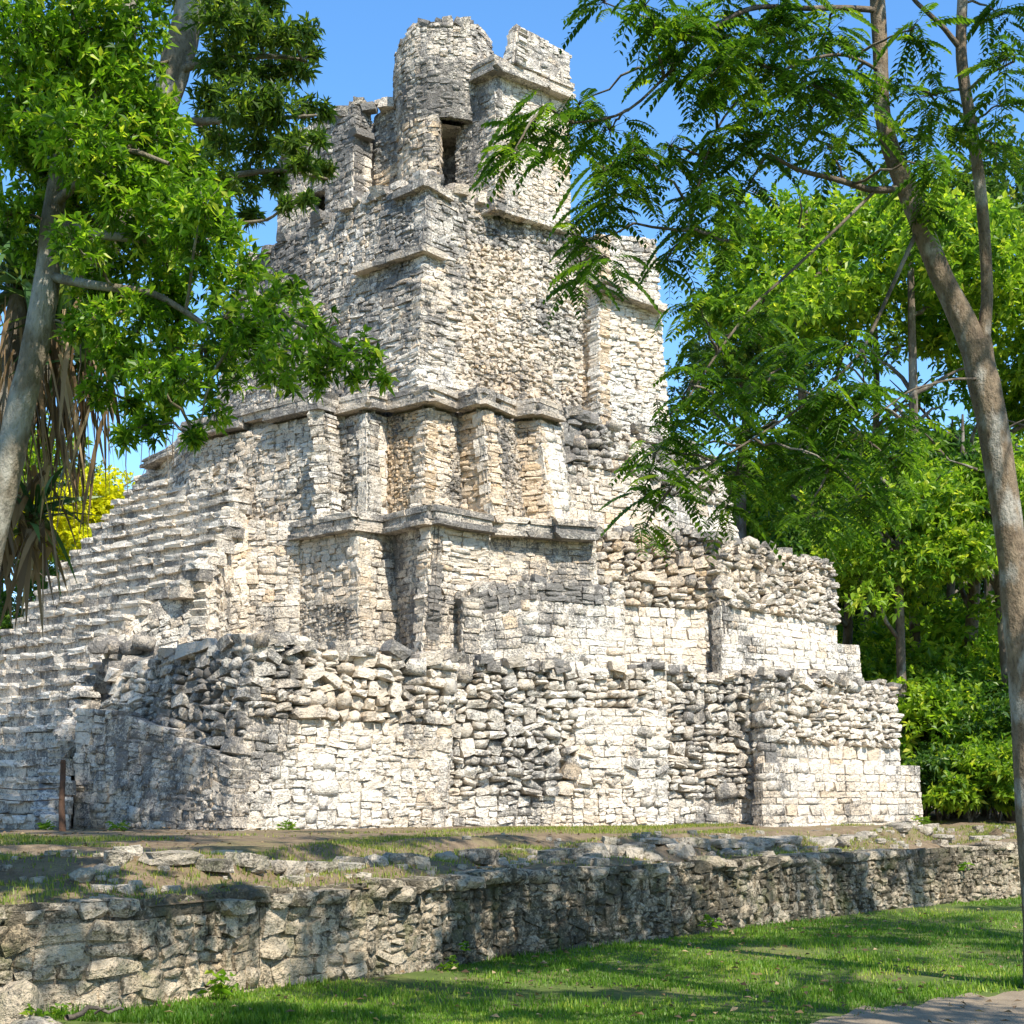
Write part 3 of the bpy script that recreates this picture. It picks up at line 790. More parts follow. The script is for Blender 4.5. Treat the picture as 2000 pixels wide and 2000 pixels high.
# retaining wall
wall = empty('retaining_wall', (0, 15.6, 0), 'low mossy rubble retaining wall along the edge of the platform', 'wall')
WS = Stones()
wp = [i for i in range(1, 13)]
coreV, coreF = [], []
for i in range(1, 12):
    A_, B_ = np.array([WX[i], WY[i], 0.]), np.array([WX[i + 1], WY[i + 1], 0.])
    L = np.linalg.norm(B_ - A_)
    z0 = -.1; zt = .84
    bat = np.array([0, .06, 0])
    coarse = WX[i] < -1.9
    panel(WS, 'w', A_ + [0, 0, z0] - bat, B_ + [0, 0, z0] - bat, B_ + [0, 0, zt - .12], A_ + [0, 0, zt - .12], 'walling', lich=.1 if not coarse else -.12, och=.05 + (.1 if coarse else 0), br=.15 if coarse else -.02, scale=1. if not coarse else 1.3)
    panel(WS, 'w', A_ + [0, .05, zt - .12], B_ + [0, .05, zt - .12], B_ + [0, .08, zt + .03], A_ + [0, .08, zt + .03], 'rough', lich=.2, scale=.75)
    # cap stones, lying flat
    e1 = nrm(B_ - A_)
    x = 0
    while x < L:
        w = R.uniform(.14, .5)
        if R.rand() < .25: x += w; continue
        WS.add('round', A_ + e1 * (x + w / 2) + [0, .37 + R.normal() * .04, zt - .05 + R.normal() * .025], (w / 2, .07, .26), e1, np.array([0, 0, 1.]), nrm(np.cross(e1, np.array([0, 0, 1.]))), np.clip([.2 + R.uniform(-.2, .3), .15, .7 + R.uniform(-.2, .2)], 0, 1), 'w', R.normal() * .03)
        x += w
    k = len(coreV)
    coreV += [A_ + [0, .25, -.3], B_ + [0, .25, -.3], B_ + [0, .25, zt - .06], A_ + [0, .25, zt - .06], A_ + [0, .6, -.3], B_ + [0, .6, -.3], B_ + [0, .6, zt - .06], A_ + [0, .6, zt - .06]]
    coreF += [tuple(j + k for j in q) for q in [(0, 1, 2, 3), (3, 2, 6, 7), (1, 5, 6, 2), (0, 3, 7, 4), (4, 7, 6, 5)]]
V = [np.array(coreV)]; Tn = [np.tile([.5, .2, .3], (len(coreV), 1))]; k = len(coreV)
for (G, Q, T_) in MQ['w']:
    V.append(G); Tn.append(T_); coreF += [tuple(int(j) + k for j in q) for q in Q]; k += len(G)
wc = pobj('wall_core', np.concatenate(V), coreF, WALLM, wall, False, np.concatenate(Tn))
WS.build({'w': wall}, WALLM, 'stone', 300, 'small_stones', wall, 'small mossy stones of the retaining wall')

# ================================================================== PLANTS
def frame_from(d):
    d = nrm(d)
    ref = np.where(np.abs(d[:, 2:3]) > .9, np.array([[1., 0, 0]]), np.array([[0, 0, 1.]]))
    s = nrm(np.cross(d, ref)); n = np.cross(s, d)
    return d, s, n
def leaves(c, d, L, w, rnd, roll=None, droop=.15, fold=.18):
    """lens-shaped folded leaves: c base points, d directions; 4 vertices, 2 triangles each"""
    d, s, n = frame_from(d)
    if roll is None: roll = R.uniform(-.9, .9, len(c))
    s2 = s * np.cos(roll)[:, None] + n * np.sin(roll)[:, None]
    n2 = np.cross(s2, d)
    L = L[:, None]; w = w[:, None]
    tip = c + d * L - np.array([0, 0, 1]) * L * droop
    mid = c + d * L * .48
    l = mid + s2 * w * .5 + n2 * w * fold; r = mid - s2 * w * .5 + n2 * w * fold
    V = np.stack([c, r, tip, l], 1).reshape(-1, 3)
    i = np.arange(len(c))[:, None] * 4
    Fa = np.concatenate([i + [0, 1, 2], i + [0, 2, 3]])
    T = np.repeat(rnd, 4)
    return V, Fa, T
def tube(path, rad, sides=8, wob=0.):
    path = np.asarray(path, float); k = len(path)
    rad = np.asarray(rad, float)
    tg = np.gradient(path, axis=0)
    t, s, n = frame_from(tg)
    for i in range(1, k):                       # keep the ring from twisting
        s[i] = nrm(s[i - 1] - t[i] * np.dot(s[i - 1], t[i])); n[i] = np.cross(s[i], t[i])
    a = np.linspace(0, 2 * pi, sides, endpoint=False)
    V = []
    for i in range(k):
        rr = rad[i] * (1 + (wob * (vnoise(np.stack([np.cos(a) * 1.3 + 9, np.sin(a) * 1.3 + 9, np.full(sides, i * .45)], 1)) - .5) if wob else 0))
        V.append(path[i] + (np.cos(a) * rr)[:, None] * s[i] + (np.sin(a) * rr)[:, None] * n[i])
    V = np.concatenate(V)
    Fa = []
    for i in range(k - 1):
        for j in range(sides):
            Fa.append((i * sides + j, i * sides + (j + 1) % sides, (i + 1) * sides + (j + 1) % sides, (i + 1) * sides + j))
    return V, np.array(Fa)
def spline(pts, rads, n=40):
    pts = np.asarray(pts, float); t = np.linspace(0, 1, len(pts)); u = np.linspace(0, 1, n)
    out = np.stack([np.interp(u, t, pts[:, j]) for j in range(3)], 1); r = np.interp(u, t, rads)
    for _ in range(3):
        out[1:-1] = .25 * out[:-2] + .5 * out[1:-1] + .25 * out[2:]
        r[1:-1] = .25 * r[:-2] + .5 * r[1:-1] + .25 * r[2:]
    return out, r
class Tubes:
    def __init__(s): s.V = []; s.F = []; s.n = 0
    def add(s, path, rad, sides=6, wob=0.):
        V, Fa = tube(path, rad, sides, wob)
        s.V.append(V); s.F.append(Fa + s.n); s.n += len(V)
    def obj(s, name, mat, parent, smooth=True):
        return pobj(name, np.concatenate(s.V), np.concatenate(s.F), mat, parent, smooth)
def ball(n, bias=.5):
    d = nrm(R.normal(size=(n, 3))); return d * (R.rand(n, 1) ** bias)

def rosette_clump(c, rad, ntip, nleaf, L, wr, up=.25):
    """leafy shoots through an ellipsoid: whorls of leaves at twig ends"""
    tip = c + ball(ntip, .45) * rad
    ax = nrm((tip - c) / np.max(rad) + R.normal(size=(ntip, 3)) * .35 + [0, 0, up])
    t = np.repeat(tip, nleaf, 0); a = np.repeat(ax, nleaf, 0)
    d = nrm(a * R.uniform(.15, .8, (len(t), 1)) + nrm(R.normal(size=t.shape)) * .9)
    t = t - a * R.uniform(0, L * .7, (len(t), 1))
    ln = L * R.uniform(.5, 1.2, len(t))
    rn = np.clip(np.repeat(R.uniform(0.0, .85, ntip), nleaf) + R.normal(size=len(t)) * .16, 0, 1)
    V, Fa, T = leaves(t, d, ln, ln * wr, rn)
    return V, Fa, T, tip
def frond_clump(c, rad, nfr, flen, npair, lw):
    """drooping pinnate leaves: a midrib with paired leaflets"""
    base = c + ball(nfr, .5) * rad
    az = R.uniform(0, 2 * pi, nfr)
    d0 = nrm(np.stack([np.cos(az), np.sin(az), R.uniform(-.5, .5, nfr)], 1))
    fl = flen * R.uniform(.7, 1.2, nfr)
    Vs, Fs, Ts, n = [], [], [], 0
    ribs = []
    t = np.linspace(.12, 1, npair)
    rn0 = R.uniform(0, .8, nfr)
    pts = base[:, None, :] + d0[:, None, :] * (t[None, :, None] * fl[:, None, None]) - np.array([0, 0, 1.]) * (t[None, :, None] ** 2 * fl[:, None, None] * R.uniform(.35, .85, nfr)[:, None, None])
    tg = np.gradient(pts, axis=1); tg = nrm(tg)
    side = nrm(np.cross(tg, np.array([0, 0, 1.])[None, None, :] + d0[:, None, :] * .6))
    for sg in (-1, 1):
        d = nrm(side * sg + tg * .45 - np.array([0, 0, .25]))
        c_ = pts.reshape(-1, 3); dd = d.reshape(-1, 3)
        ln = np.repeat(fl, npair) * .24 * np.tile(np.sin(np.linspace(.5, 2.75, npair)) ** .5, nfr)
        rn = np.clip(np.repeat(rn0, npair) + R.normal(size=len(c_)) * .1, 0, 1)
        V, Fa, T = leaves(c_, dd, ln, ln * lw, rn, R.uniform(-.4, .4, len(c_)), .1, .1)
        Vs.append(V); Fs.append(Fa + n); Ts.append(T); n += len(V)
    # midribs as slender strips
    k = len(base)
    w = .004
    a = base; b_ = pts[:, npair // 2]; e = pts[:, -1]
    sd = np.array([w, 0, 0])
    V = np.stack([a - sd, a + sd, b_ + sd, b_ - sd, e], 1).reshape(-1, 3)
    i = np.arange(k)[:, None] * 5
    Fs.append(np.concatenate([i + [0, 1, 2], i + [0, 2, 3], i + [3, 2, 4]]) + n); Vs.append(V); Ts.append(np.repeat(rn0, 5))
    return np.concatenate(Vs), np.concatenate(Fs), np.concatenate(Ts), base
class Leafage:
    def __init__(s): s.V = []; s.F = []; s.T = []; s.n = 0
    def add(s, r):
        V, Fa, T = r[:3]
        s.V.append(V); s.F.append(Fa + s.n); s.T.append(T); s.n += len(V)
    def obj(s, name, mat, parent):
        T = np.concatenate(s.T)
        print('LEAF', name, sum(len(f) for f in s.F))
        return pobj(name, np.concatenate(s.V), np.concatenate(s.F), mat, parent, False, np.repeat(T[:, None], 3, 1))
def sag(a, b_, k=7, s=.06, j=.06):
    t = np.linspace(0, 1, k)[:, None]
    L = np.linalg.norm(b_ - a)
    p = a + (b_ - a) * t + np.array([0, 0, 1]) * np.sin(t * pi) * L * s
    p[1:-1] += R.normal(size=(k - 2, 3)) * L * j * .35
    return p
def join_clumps(tb, limbs, clumps, r0, tipset=None, twig=.006):
    """a branch from the nearest limb point to each clump, then twigs to its shoots"""
    nodes = np.concatenate(limbs)
    done = []
    for i, (c, rad) in enumerate(clumps):
        cand = nodes if not done else np.concatenate([nodes, np.array(done)])
        dd = np.linalg.norm(cand - c, axis=1) + np.where(cand[:, 2] > c[2] + .3, .5, 0)
        a = cand[np.argmin(dd)]
        if np.linalg.norm(a - c) > .05:
            p = sag(a, c)
            tb.add(p, np.linspace(r0, r0 * .4, len(p)), 5)
            done.append(c)
        if tipset is not None:
            tips = tipset[i]
            for t_ in tips[:: max(1, len(tips) // 14)]:
                p = sag(c, t_, 4, .05, .08)
                tb.add(p, np.linspace(twig, twig * .4, 4), 3)

# ---- left foreground tree: leaning trunk, bright broad leaves
D1 = 10.0
t1 = empty('leafy_tree', P(-120, 0.05, D1), 'bright green leafy tree with slim leaning trunk at the left edge', 'tree')
tb = Tubes()
trunk_px = [(-135, 2080), (-110, 1700), (-60, 1250), (0, 977), (22, 888), (45, 772), (74, 660), (93, 540), (105, 400), (125, 280), (150, 120), (165, -80), (160, -300)]
tp, tr = spline([PV(x, y, D1 + .0 * i) for i, (x, y) in enumerate(trunk_px)], [.12, .11, .10, .095, .093, .092, .09, .082, .07, .06, .055, .05, .03], 60)
tb.add(tp, tr, 12, .25); tb.obj('trunk', BARK, t1)
br = Tubes()
limb_px = [[(100, 430, 10), (190, 460, 9.9), (330, 470, 9.8), (430, 520, 9.7), (560, 620, 9.6), (690, 690, 9.5)],
           [(93, 540, 10), (200, 560, 9.7), (300, 570, 9.5), (380, 620, 9.4), (450, 670, 9.3)],
           [(120, 300, 10), (160, 190, 10.1), (230, 150, 10.2), (330, 120, 10.2)],
           [(125, 280, 10), (60, 180, 9.8), (20, 90, 9.7)],
           [(105, 400, 10), (170, 340, 9.7), (250, 290, 9.6), (330, 320, 9.5)]]
limbs = []
for l in limb_px:
    p, r = spline([PV(*q) for q in l], np.linspace(.035, .012, len(l)), 24)
    br.add(p, r, 6); limbs.append(p)
cl1 = [(50, 50, 95), (150, 70, 100), (250, 55, 80), (40, 180, 95), (150, 180, 100), (240, 180, 85), (60, 300, 85), (170, 290, 90), (280, 270, 80), (340, 250, 45), (350, 340, 60),
       (230, 370, 70), (300, 420, 75), (130, 390, 50), (400, 400, 48), (390, 480, 62), (440, 455, 40), (260, 500, 62), (330, 540, 50), (430, 560, 60), (490, 520, 42), (520, 600, 58), (560, 560, 30),
       (480, 670, 58), (560, 680, 60), (620, 640, 44), (660, 690, 48), (710, 690, 34), (610, 730, 40), (750, 735, 22), (400, 680, 55), (330, 690, 52), (280, 610, 48), (250, 700, 45), (330, 780, 42), (410, 760, 30), (200, 440, 55), (20, 420, 40), (260, 790, 30), (560, 740, 28), (460, 740, 34), (380, 850, 22), (690, 735, 25), (90, 130, 80), (200, 130, 80), (110, 240, 70), (210, 240, 70), (300, 200, 50), (120, 340, 60), (70, 400, 45), (180, 360, 60), (300, 350, 60), (360, 420, 50), (330, 470, 50), (20, 260, 60), (440, 620, 45), (590, 600, 30), (530, 640, 40), (640, 710, 36), (350, 630, 40), (200, 620, 40), (290, 730, 40), (520, 710, 36), (150, 480, 50), (180, 560, 45), (230, 580, 45), (310, 600, 40), (150, 640, 36), (210, 680, 40), (360, 740, 40), (300, 830, 34), (240, 850, 26), (420, 810, 26), (190, 760, 34), (440, 700, 40), (60, 480, 40), (340, 570, 36)]
lf = Leafage(); cls, tips = [], []
for (x, y, r) in cl1:
    c = PV(x, y, D1 + R.uniform(-.7, .7) - (.3 if x > 350 else 0)); rr = r / F * D1 * 1.1
    rad = np.array([rr, rr * 1.5, rr * .95])
    nt_ = int((12 + (r / 10) ** 2 * 1.7) * (.6 if x > 380 and y > 480 else 1))
    q = rosette_clump(c, rad, nt_, 9, .082, .36)
    lf.add(q); cls.append((c, rad)); tips.append(q[3])
for k in range(26):      # the same crown goes on above and left of the frame
    c = PV(R.uniform(-420, 330), R.uniform(-520, -40), D1 + R.uniform(-1.2, 1.2)); rr = R.uniform(.28, .45)
    q = rosette_clump(c, np.array([rr, rr, rr * .8]), 45, 8, .1, .38); lf.add(q); cls.append((c, None)); tips.append(q[3])
join_clumps(br, [tp[20:]] + limbs, cls, .012, tips, .004)
br.obj('branches', BARK, t1); lf.obj('crown', LEAF_BRIGHT, t1)

# ---- mid-distance tree with the thick trunk, darker leaves
D2 = 19.0
t2 = empty('leafy_tree', P(-330, 1.0, D2), 'dark olive tree with thick pale trunk behind the bright tree at upper left', 'tree')
tb = Tubes()
tp, tr = spline([PV(x, y, D2) for x, y in [(-330, 1680), (-180, 1300), (-60, 1000), (90, 700), (230, 420), (310, 230), (340, 140), (358, 70), (378, 0), (400, -150), (410, -400)]], [.34, .3, .27, .24, .22, .2, .19, .19, .19, .16, .1], 50)
tb.add(tp, tr, 12, .3)
p2, r2 = spline([PV(x, y, D2 + .4) for x, y in [(230, 420), (235, 250), (248, 60), (262, -150)]], [.16, .13, .12, .08], 20); tb.add(p2, r2, 9, .2)
tb.obj('trunk', BARK, t2)
br = Tubes(); limbs = []
for l in [[(340, 140, 19), (400, 120, 18.8), (470, 110, 18.6), (560, 110, 18.5), (600, 120, 18.4)], [(310, 230, 19), (380, 240, 18.7), (470, 230, 18.6), (560, 230, 18.5), (620, 225, 18.5)],
          [(250, 390, 19), (350, 370, 18.7), (460, 340, 18.6), (560, 330, 18.6), (640, 350, 18.5)], [(358, 70, 19), (430, 20, 18.9), (520, -30, 18.8)], [(230, 420, 19), (330, 440, 18.6), (440, 440, 18.6), (520, 430, 18.5)]]:
    p, r = spline([PV(*q) for q in l], np.linspace(.06, .015, len(l)), 20); br.add(p, r, 6); limbs.append(p)
lf = Leafage(); cls, tips = [], []
for (x, y, r) in [(430, 40, 60), (500, 50, 50), (560, 70, 40), (600, 60, 26), (440, 120, 60), (520, 130, 55), (580, 130, 40), (470, 200, 62), (540, 210, 52), (600, 215, 30), (635, 215, 14), (430, 270, 55), (510, 280, 50), (570, 280, 34), (620, 330, 20), (480, 350, 45), (430, 360, 42), (545, 350, 30), (420, 430, 34), (490, 420, 28), (590, 320, 30),
                  (600, 390, 16), (620, 270, 18), (640, 330, 14), (410, 200, 45), (380, 320, 45), (250, 200, 60), (200, 330, 60), (300, 330, 60), (120, 470, 50), (610, 100, 18), (560, 400, 16), (350, 480, 45), (440, -20, 60), (330, -40, 60), (530, 5, 36)]:
    c = PV(x, y, D2 + R.uniform(-1.2, .8)); rr = r / F * D2; rad = np.array([rr, rr * 1.3, rr * .8])
    q = rosette_clump(c, rad, int(12 + (r / 10) ** 2 * 2.3), 9, .15, .27); lf.add(q); cls.append((c, rad)); tips.append(q[3])
for k in range(96):
    c = P(R.uniform(-600, 420), R.uniform(12.0, 15.5), D2 + R.uniform(-2.5, 2.5)); rr = R.uniform(.5, .85)
    if k % 3: c = np.array([R.uniform(-6.5, -.6), R.uniform(16.0, 19.5), R.uniform(12.9, 15.2)])
    q = rosette_clump(c, np.array([rr, rr, rr * .7]), 45, 8, .15, .3); lf.add(q); cls.append((c, None)); tips.append(q[3])
join_clumps(br, [tp[18:]] + limbs, cls, .02, tips, .006)
br.obj('branches', BARK, t2); lf.obj('crown', LEAF_OLIVE, t2)

# ---- strap-leaved palm-like plant with a skirt of dead leaves
D3 = 12.5
pl = empty('strap_leaf_palm', P(-60, .8, D3), 'strap-leaved palm with a hanging skirt of dead brown leaves behind the leaning trunk', 'palm')
tb = Tubes()
tp, tr = spline([PV(x, y, D3) for x, y in [(-60, 1760), (-50, 1400), (-25, 1100), (5, 850), (30, 640), (40, 560)]], [.14, .13, .12, .12, .11, .06], 24)
tb.add(tp, tr, 9, .3); tb.obj('trunk', BARK_DARK, pl)
def straps(base, d0, L, w, droop, rnd, seg=6):
    n = len(base); t = np.linspace(0, 1, seg)
    pts = base[:, None] + d0[:, None] * (t[None, :, None] * L[:, None, None]) - np.array([0, 0, 1.]) * (t[None, :, None] ** 2 * (L * droop)[:, None, None])
    tg = nrm(np.gradient(pts, axis=1))
    sd = nrm(np.cross(tg, nrm(R.normal(size=(n, 1, 3)) * .5 + [0, 0, 1.]) + tg * .01))
    ww = (w[:, None] * np.array([.8, 1, 1, .85, .55, .06])[None, :])[..., None]
    V = np.stack([pts - sd * ww / 2, pts + sd * ww / 2], 2).reshape(-1, 3)
    b0 = (np.arange(n) * seg * 2)[:, None, None]; k = (np.arange(seg - 1) * 2)[None, :, None]
    q = (b0 + k + np.array([0, 1, 3, 2])[None, None, :]).reshape(-1, 4)
    return V, q, np.repeat(rnd, seg * 2)
def strap_obj(name, args, mat, parent):
    V, q, T = straps(*args)
    return pobj(name, V, q, mat, parent, False, np.repeat(T[:, None], 3, 1))
for (cx_, cy_, n_, Lm) in [(40, 560, 90, 1.25), (125, 620, 80, 1.05), (20, 470, 60, 1.15), (60, 1010, 30, .8), (170, 700, 36, .8)]:
    base = PV(cx_, cy_, D3) + ball(n_) * .12
    az = R.uniform(0, 2 * pi, n_); el = R.uniform(-.25, 1.3, n_)
    d0 = np.stack([np.cos(az) * np.cos(el), np.sin(az) * np.cos(el), np.sin(el)], 1)
    strap_obj('green_leaves', (base, d0, Lm * R.uniform(.6, 1.1, n_), R.uniform(.035, .06, n_), R.uniform(.15, .7, n_), R.uniform(0, 1, n_)), LEAF_STRAP, pl)
n_ = 230
base = np.stack([PV(R.uniform(-60, 215), R.uniform(560, 800), D3 + R.uniform(-.35, .35)) for _ in range(n_)])
az = R.uniform(0, 2 * pi, n_)
d0 = np.stack([np.cos(az) * .25, np.sin(az) * .25, -R.uniform(.3, .9, n_)], 1)
strap_obj('dead_leaves', (base, d0, R.uniform(.35, 1.25, n_), R.uniform(.015, .05, n_), R.uniform(.2, .6, n_), R.uniform(0, 1, n_)), LEAF_DEAD, pl)
n_ = 100
base = np.stack([PV(R.uniform(-50, 100), R.uniform(880, 1080), D3 + R.uniform(-.3, .3)) for _ in range(n_)])
az = R.uniform(0, 2 * pi, n_)
d0 = np.stack([np.cos(az) * .4, np.sin(az) * .4, -R.uniform(.2, .8, n_)], 1)
strap_obj('dead_leaves', (base, d0, R.uniform(.3, .8, n_), R.uniform(.03, .06, n_), R.uniform(.2, .6, n_), R.uniform(0, 1, n_)), LEAF_DEAD, pl)
br = Tubes()
for _ in range(16):
    x = R.uniform(20, 330); y = R.uniform(600, 760)
    p = [PV(x, y, D3 + R.uniform(-.5, .2))]
    for k in range(5): p.append(p[-1] + [R.normal() * .03, R.normal() * .02, -R.uniform(.1, .26)])
    br.add(np.array(p), np.linspace(.008, .003, 6), 3)
br.obj('hanging_roots', BARK_DARK, pl)

# ---- right-hand tree: forked trunk, drooping pinnate leaves
D4 = 13.0
t4 = empty('feathery_tree', P(2035, 0.0, D4), 'tall feathery-leaved tree with forked curving trunk at the right edge', 'tree')
tb = Tubes()
def pxl(l, d): return [PV(x, y, d) for x, y in l]
k13 = D4 / F / 2
tp, tr = spline(pxl([(2052, 1960), (2036, 1800), (2018, 1620), (2008, 1430), (2000, 1326), (1987, 1181), (1969, 1020), (1944, 850), (1918, 740), (1905, 670)], D4), np.array([100, 72, 64, 62, 60, 58, 56, 57, 60, 62]) * k13, 44)
tb.add(tp, tr, 14, .22)
main, mr = spline(pxl([(1908, 700), (1885, 630), (1838, 543), (1798, 435), (1759, 344), (1735, 280), (1722, 217), (1720, 140), (1719, 72), (1713, 0), (1705, -150), (1690, -350)], D4), np.array([52, 52, 45, 41, 38, 34, 31, 29, 29, 30, 24, 14]) * k13, 44)
tb.add(main, mr, 12, .2)
sec, sr = spline(pxl([(1912, 720), (1926, 620), (1929, 570), (1922, 435), (1905, 290), (1886, 181), (1875, 94), (1880, 0), (1892, -200), (1900, -350)], D4), np.array([34, 25, 23, 22, 22, 23, 21, 20, 16, 10]) * k13, 40)
tb.add(sec, sr, 10, .2); tb.obj('trunk', BARK_TAN, t4)
br = Tubes(); limbs = [main[4:], sec[6:]]
for l, w0, w1 in [([(1759, 370, 13), (1700, 372, 12.9), (1640, 352, 12.7), (1559, 333, 12.5), (1500, 300, 12.4)], 15, 6),
              ([(1705, 377, 12.9), (1620, 460, 12.7), (1540, 535, 12.5), (1472, 594, 12.3), (1400, 690, 12.1), (1330, 800, 12.0)], 7, 4),
              ([(1790, 455, 13), (1760, 520, 12.9), (1720, 610, 12.8), (1683, 692, 12.7), (1600, 770, 12.5), (1500, 840, 12.3), (1400, 900, 12.1)], 9, 4),
              ([(1716, 20, 13), (1640, 14, 12.8), (1560, 18, 12.6), (1472, 7, 12.5), (1380, 60, 12.3), (1300, 150, 12.2), (1220, 230, 12.0), (1120, 240, 11.9)], 12, 4),
              ([(1875, 94, 13), (1840, 50, 12.9), (1784, 0, 12.9), (1750, -60, 12.8)], 12, 6),
              ([(1720, 140, 13), (1650, 100, 12.7), (1560, 120, 12.5), (1450, 180, 12.3), (1390, 260, 12.2), (1350, 420, 12.1), (1340, 450, 12.1)], 7, 3),
              ([(1918, 740, 13), (1860, 740, 12.6), (1780, 760, 12.4), (1700, 820, 12.3)], 6, 3),
              ([(1886, 181, 13), (1920, 150, 12.8), (1980, 120, 12.6)], 8, 4)]:
    p, r = spline([PV(*q) for q in l], np.linspace(w0, w1, len(l)) * k13, 26); br.add(p, r, 6, .1); limbs.append(p)
lf = Leafage(); cls, tips = [], []
for (x, y, r) in [(1180, 15, 30), (1260, 30, 55), (1330, 80, 65), (1420, 60, 75), (1520, 60, 75), (1610, 90, 60), (1480, 150, 75), (1390, 170, 65), (1300, 140, 50), (1580, 190, 70), (1650, 190, 50),
                  (1130, 215, 34), (1060, 225, 40), (1000, 320, 36), (1040, 270, 40), (1110, 280, 42), (1190, 270, 48), (1240, 310, 48), (1310, 300, 45), (1180, 350, 46), (1170, 420, 46), (1140, 480, 40), (1130, 555, 36), (1180, 510, 32), (1240, 380, 36),
                  (1400, 310, 50), (1460, 280, 50), (1350, 460, 48), (1390, 400, 45), (1300, 520, 28), (1460, 380, 40), (1540, 270, 50), (1420, 480, 30), (1620, 300, 40),
                  (1370, 620, 45), (1400, 700, 55), (1350, 770, 55), (1300, 830, 48), (1280, 900, 45), (1310, 970, 42), (1260, 980, 32), (1340, 890, 48), (1410, 800, 60), (1490, 780, 60), (1470, 870, 65), (1550, 720, 60), (1580, 830, 66), (1440, 940, 52), (1640, 800, 62), (1540, 930, 58), (1620, 930, 55), (1690, 880, 55), (1690, 770, 42), (1580, 1020, 40), (1650, 690, 36), (1480, 630, 40), (1660, 1000, 40), (1260, 1040, 24), (1420, 1000, 28), (1700, 980, 36), (1760, 830, 36), (1740, 910, 36),
                  (1780, 70, 34), (1820, 200, 40), (1950, 40, 40), (1965, 130, 45), (1955, 220, 40), (1790, 290, 40), (1830, 330, 40), (1960, 300, 34), (1770, 180, 34), (1680, 240, 36), (1800, 420, 34), (1850, 260, 24)]:
    d = {True: 12.2, False: 12.6}[x < 1500] + R.uniform(-.7, .7)
    c = PV(x, y - r * .35, d); rr = r / F * d; rad = np.array([rr, rr * 1.6, rr * .75])
    q = frond_clump(c, rad, int(4 + (r / 10) ** 2 * (.42 if (x < 1420 and y > 560) else .62 if x < 1350 else .72)), .34, 11, .5); lf.add(q); cls.append((c, rad)); tips.append(q[3])
for k in range(62):      # crown beyond the frame
    c = np.array([R.uniform(-2.5, 8.5), D4 + R.uniform(-4, 2.5), R.uniform(9.4, 12.5)])
    if 2 < c[1] and HZ - (c[2] - 1.0 - CZ) / c[1] * F > 0 and abs(c[0] / c[1] * F) < 1000: c[2] += 2.5
    rr = R.uniform(.5, .8)
    q = frond_clump(c, np.array([rr, rr, rr * .5]), 40, .4, 9, .5); lf.add(q); cls.append((c, None)); tips.append(q[3][:8])
join_clumps(br, limbs, cls, .014, tips, .004)
br.obj('branches', BARK_DARK, t4); lf.obj('crown', LEAF_PINNATE, t4)

# ---- forest behind: a few crowns built once, shared by the trees
def crown_mesh(name, rx, rz, ncl, ntip, L, wr, mat, seed_hole=.0):
    lf = Leafage()
    for k in range(ncl):
        d = nrm(R.normal(size=3)); d[2] = abs(d[2]) * 1.1 - .45
        c = d * np.array([rx, rx, rz]) * R.uniform(.45, 1.0)
        r = R.uniform(.22, .42) * rx
        lf.add(rosette_clump(c, np.array([r, r, r * .62]), int(ntip * (r / rx / .32) ** 2), 7, L, wr, .5))
    V = np.concatenate(lf.V); T = np.concatenate(lf.T)
    me = raw_mesh(name, V, np.concatenate(lf.F), False, np.repeat(T[:, None], 3, 1))
    me.materials.append(mat)
    print('CROWN', len(me.polygons))
    return me
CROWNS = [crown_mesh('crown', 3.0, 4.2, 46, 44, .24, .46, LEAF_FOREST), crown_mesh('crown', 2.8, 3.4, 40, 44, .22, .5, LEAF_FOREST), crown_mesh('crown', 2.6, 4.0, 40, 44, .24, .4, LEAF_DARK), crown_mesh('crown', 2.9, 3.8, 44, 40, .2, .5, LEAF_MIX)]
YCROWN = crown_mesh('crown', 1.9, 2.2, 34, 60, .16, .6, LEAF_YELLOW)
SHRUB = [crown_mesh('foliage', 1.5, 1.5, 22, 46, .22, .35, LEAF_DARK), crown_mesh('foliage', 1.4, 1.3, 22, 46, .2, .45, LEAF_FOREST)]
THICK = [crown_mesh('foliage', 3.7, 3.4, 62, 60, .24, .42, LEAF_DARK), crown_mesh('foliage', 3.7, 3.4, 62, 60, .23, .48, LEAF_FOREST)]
def forest_tree(px, d, h, ci, sc, label, lean=0., trunk=True, cz=None, bare=.16, base_z=1.05, group=None):
    r = empty('forest_tree', P(px, base_z, d), label, 'tree', group)
    c = np.array(r.location)
    topc = c + [lean, 0, h - 3.4 * sc]
    tb = Tubes()
    p, rr = spline([c - [0, 0, .2], c + [lean * .2 + R.normal() * .15, 0, h * .3], c + [lean * .6 + R.normal() * .2, 0, h * .6], topc, topc + [0, 0, 2 * sc]], [bare, bare * .85, bare * .7, bare * .5, .03], 22)
    tb.add(p, rr, 8, .2)
    for k in range(9):
        a = p[R.randint(8, 20)]; az = R.uniform(0, 2 * pi)
        tb.add(sag(a, a + np.array([cos(az) * 1.8 * sc, sin(az) * 1.8 * sc, R.uniform(.6, 2)]), 6), np.linspace(bare * .4, .015, 6), 5)
    tb.obj('trunk', BARK_DARK, r)
    me = YCROWN if ci == 'y' else CROWNS[ci]
    o = link('crown', me, None, r, topc - c)
    o.rotation_euler = (0, 0, R.uniform(0, 6.28)); o.scale = (sc, sc, sc * R.uniform(.9, 1.1))
    return r
g = 'forest behind the pyramid'
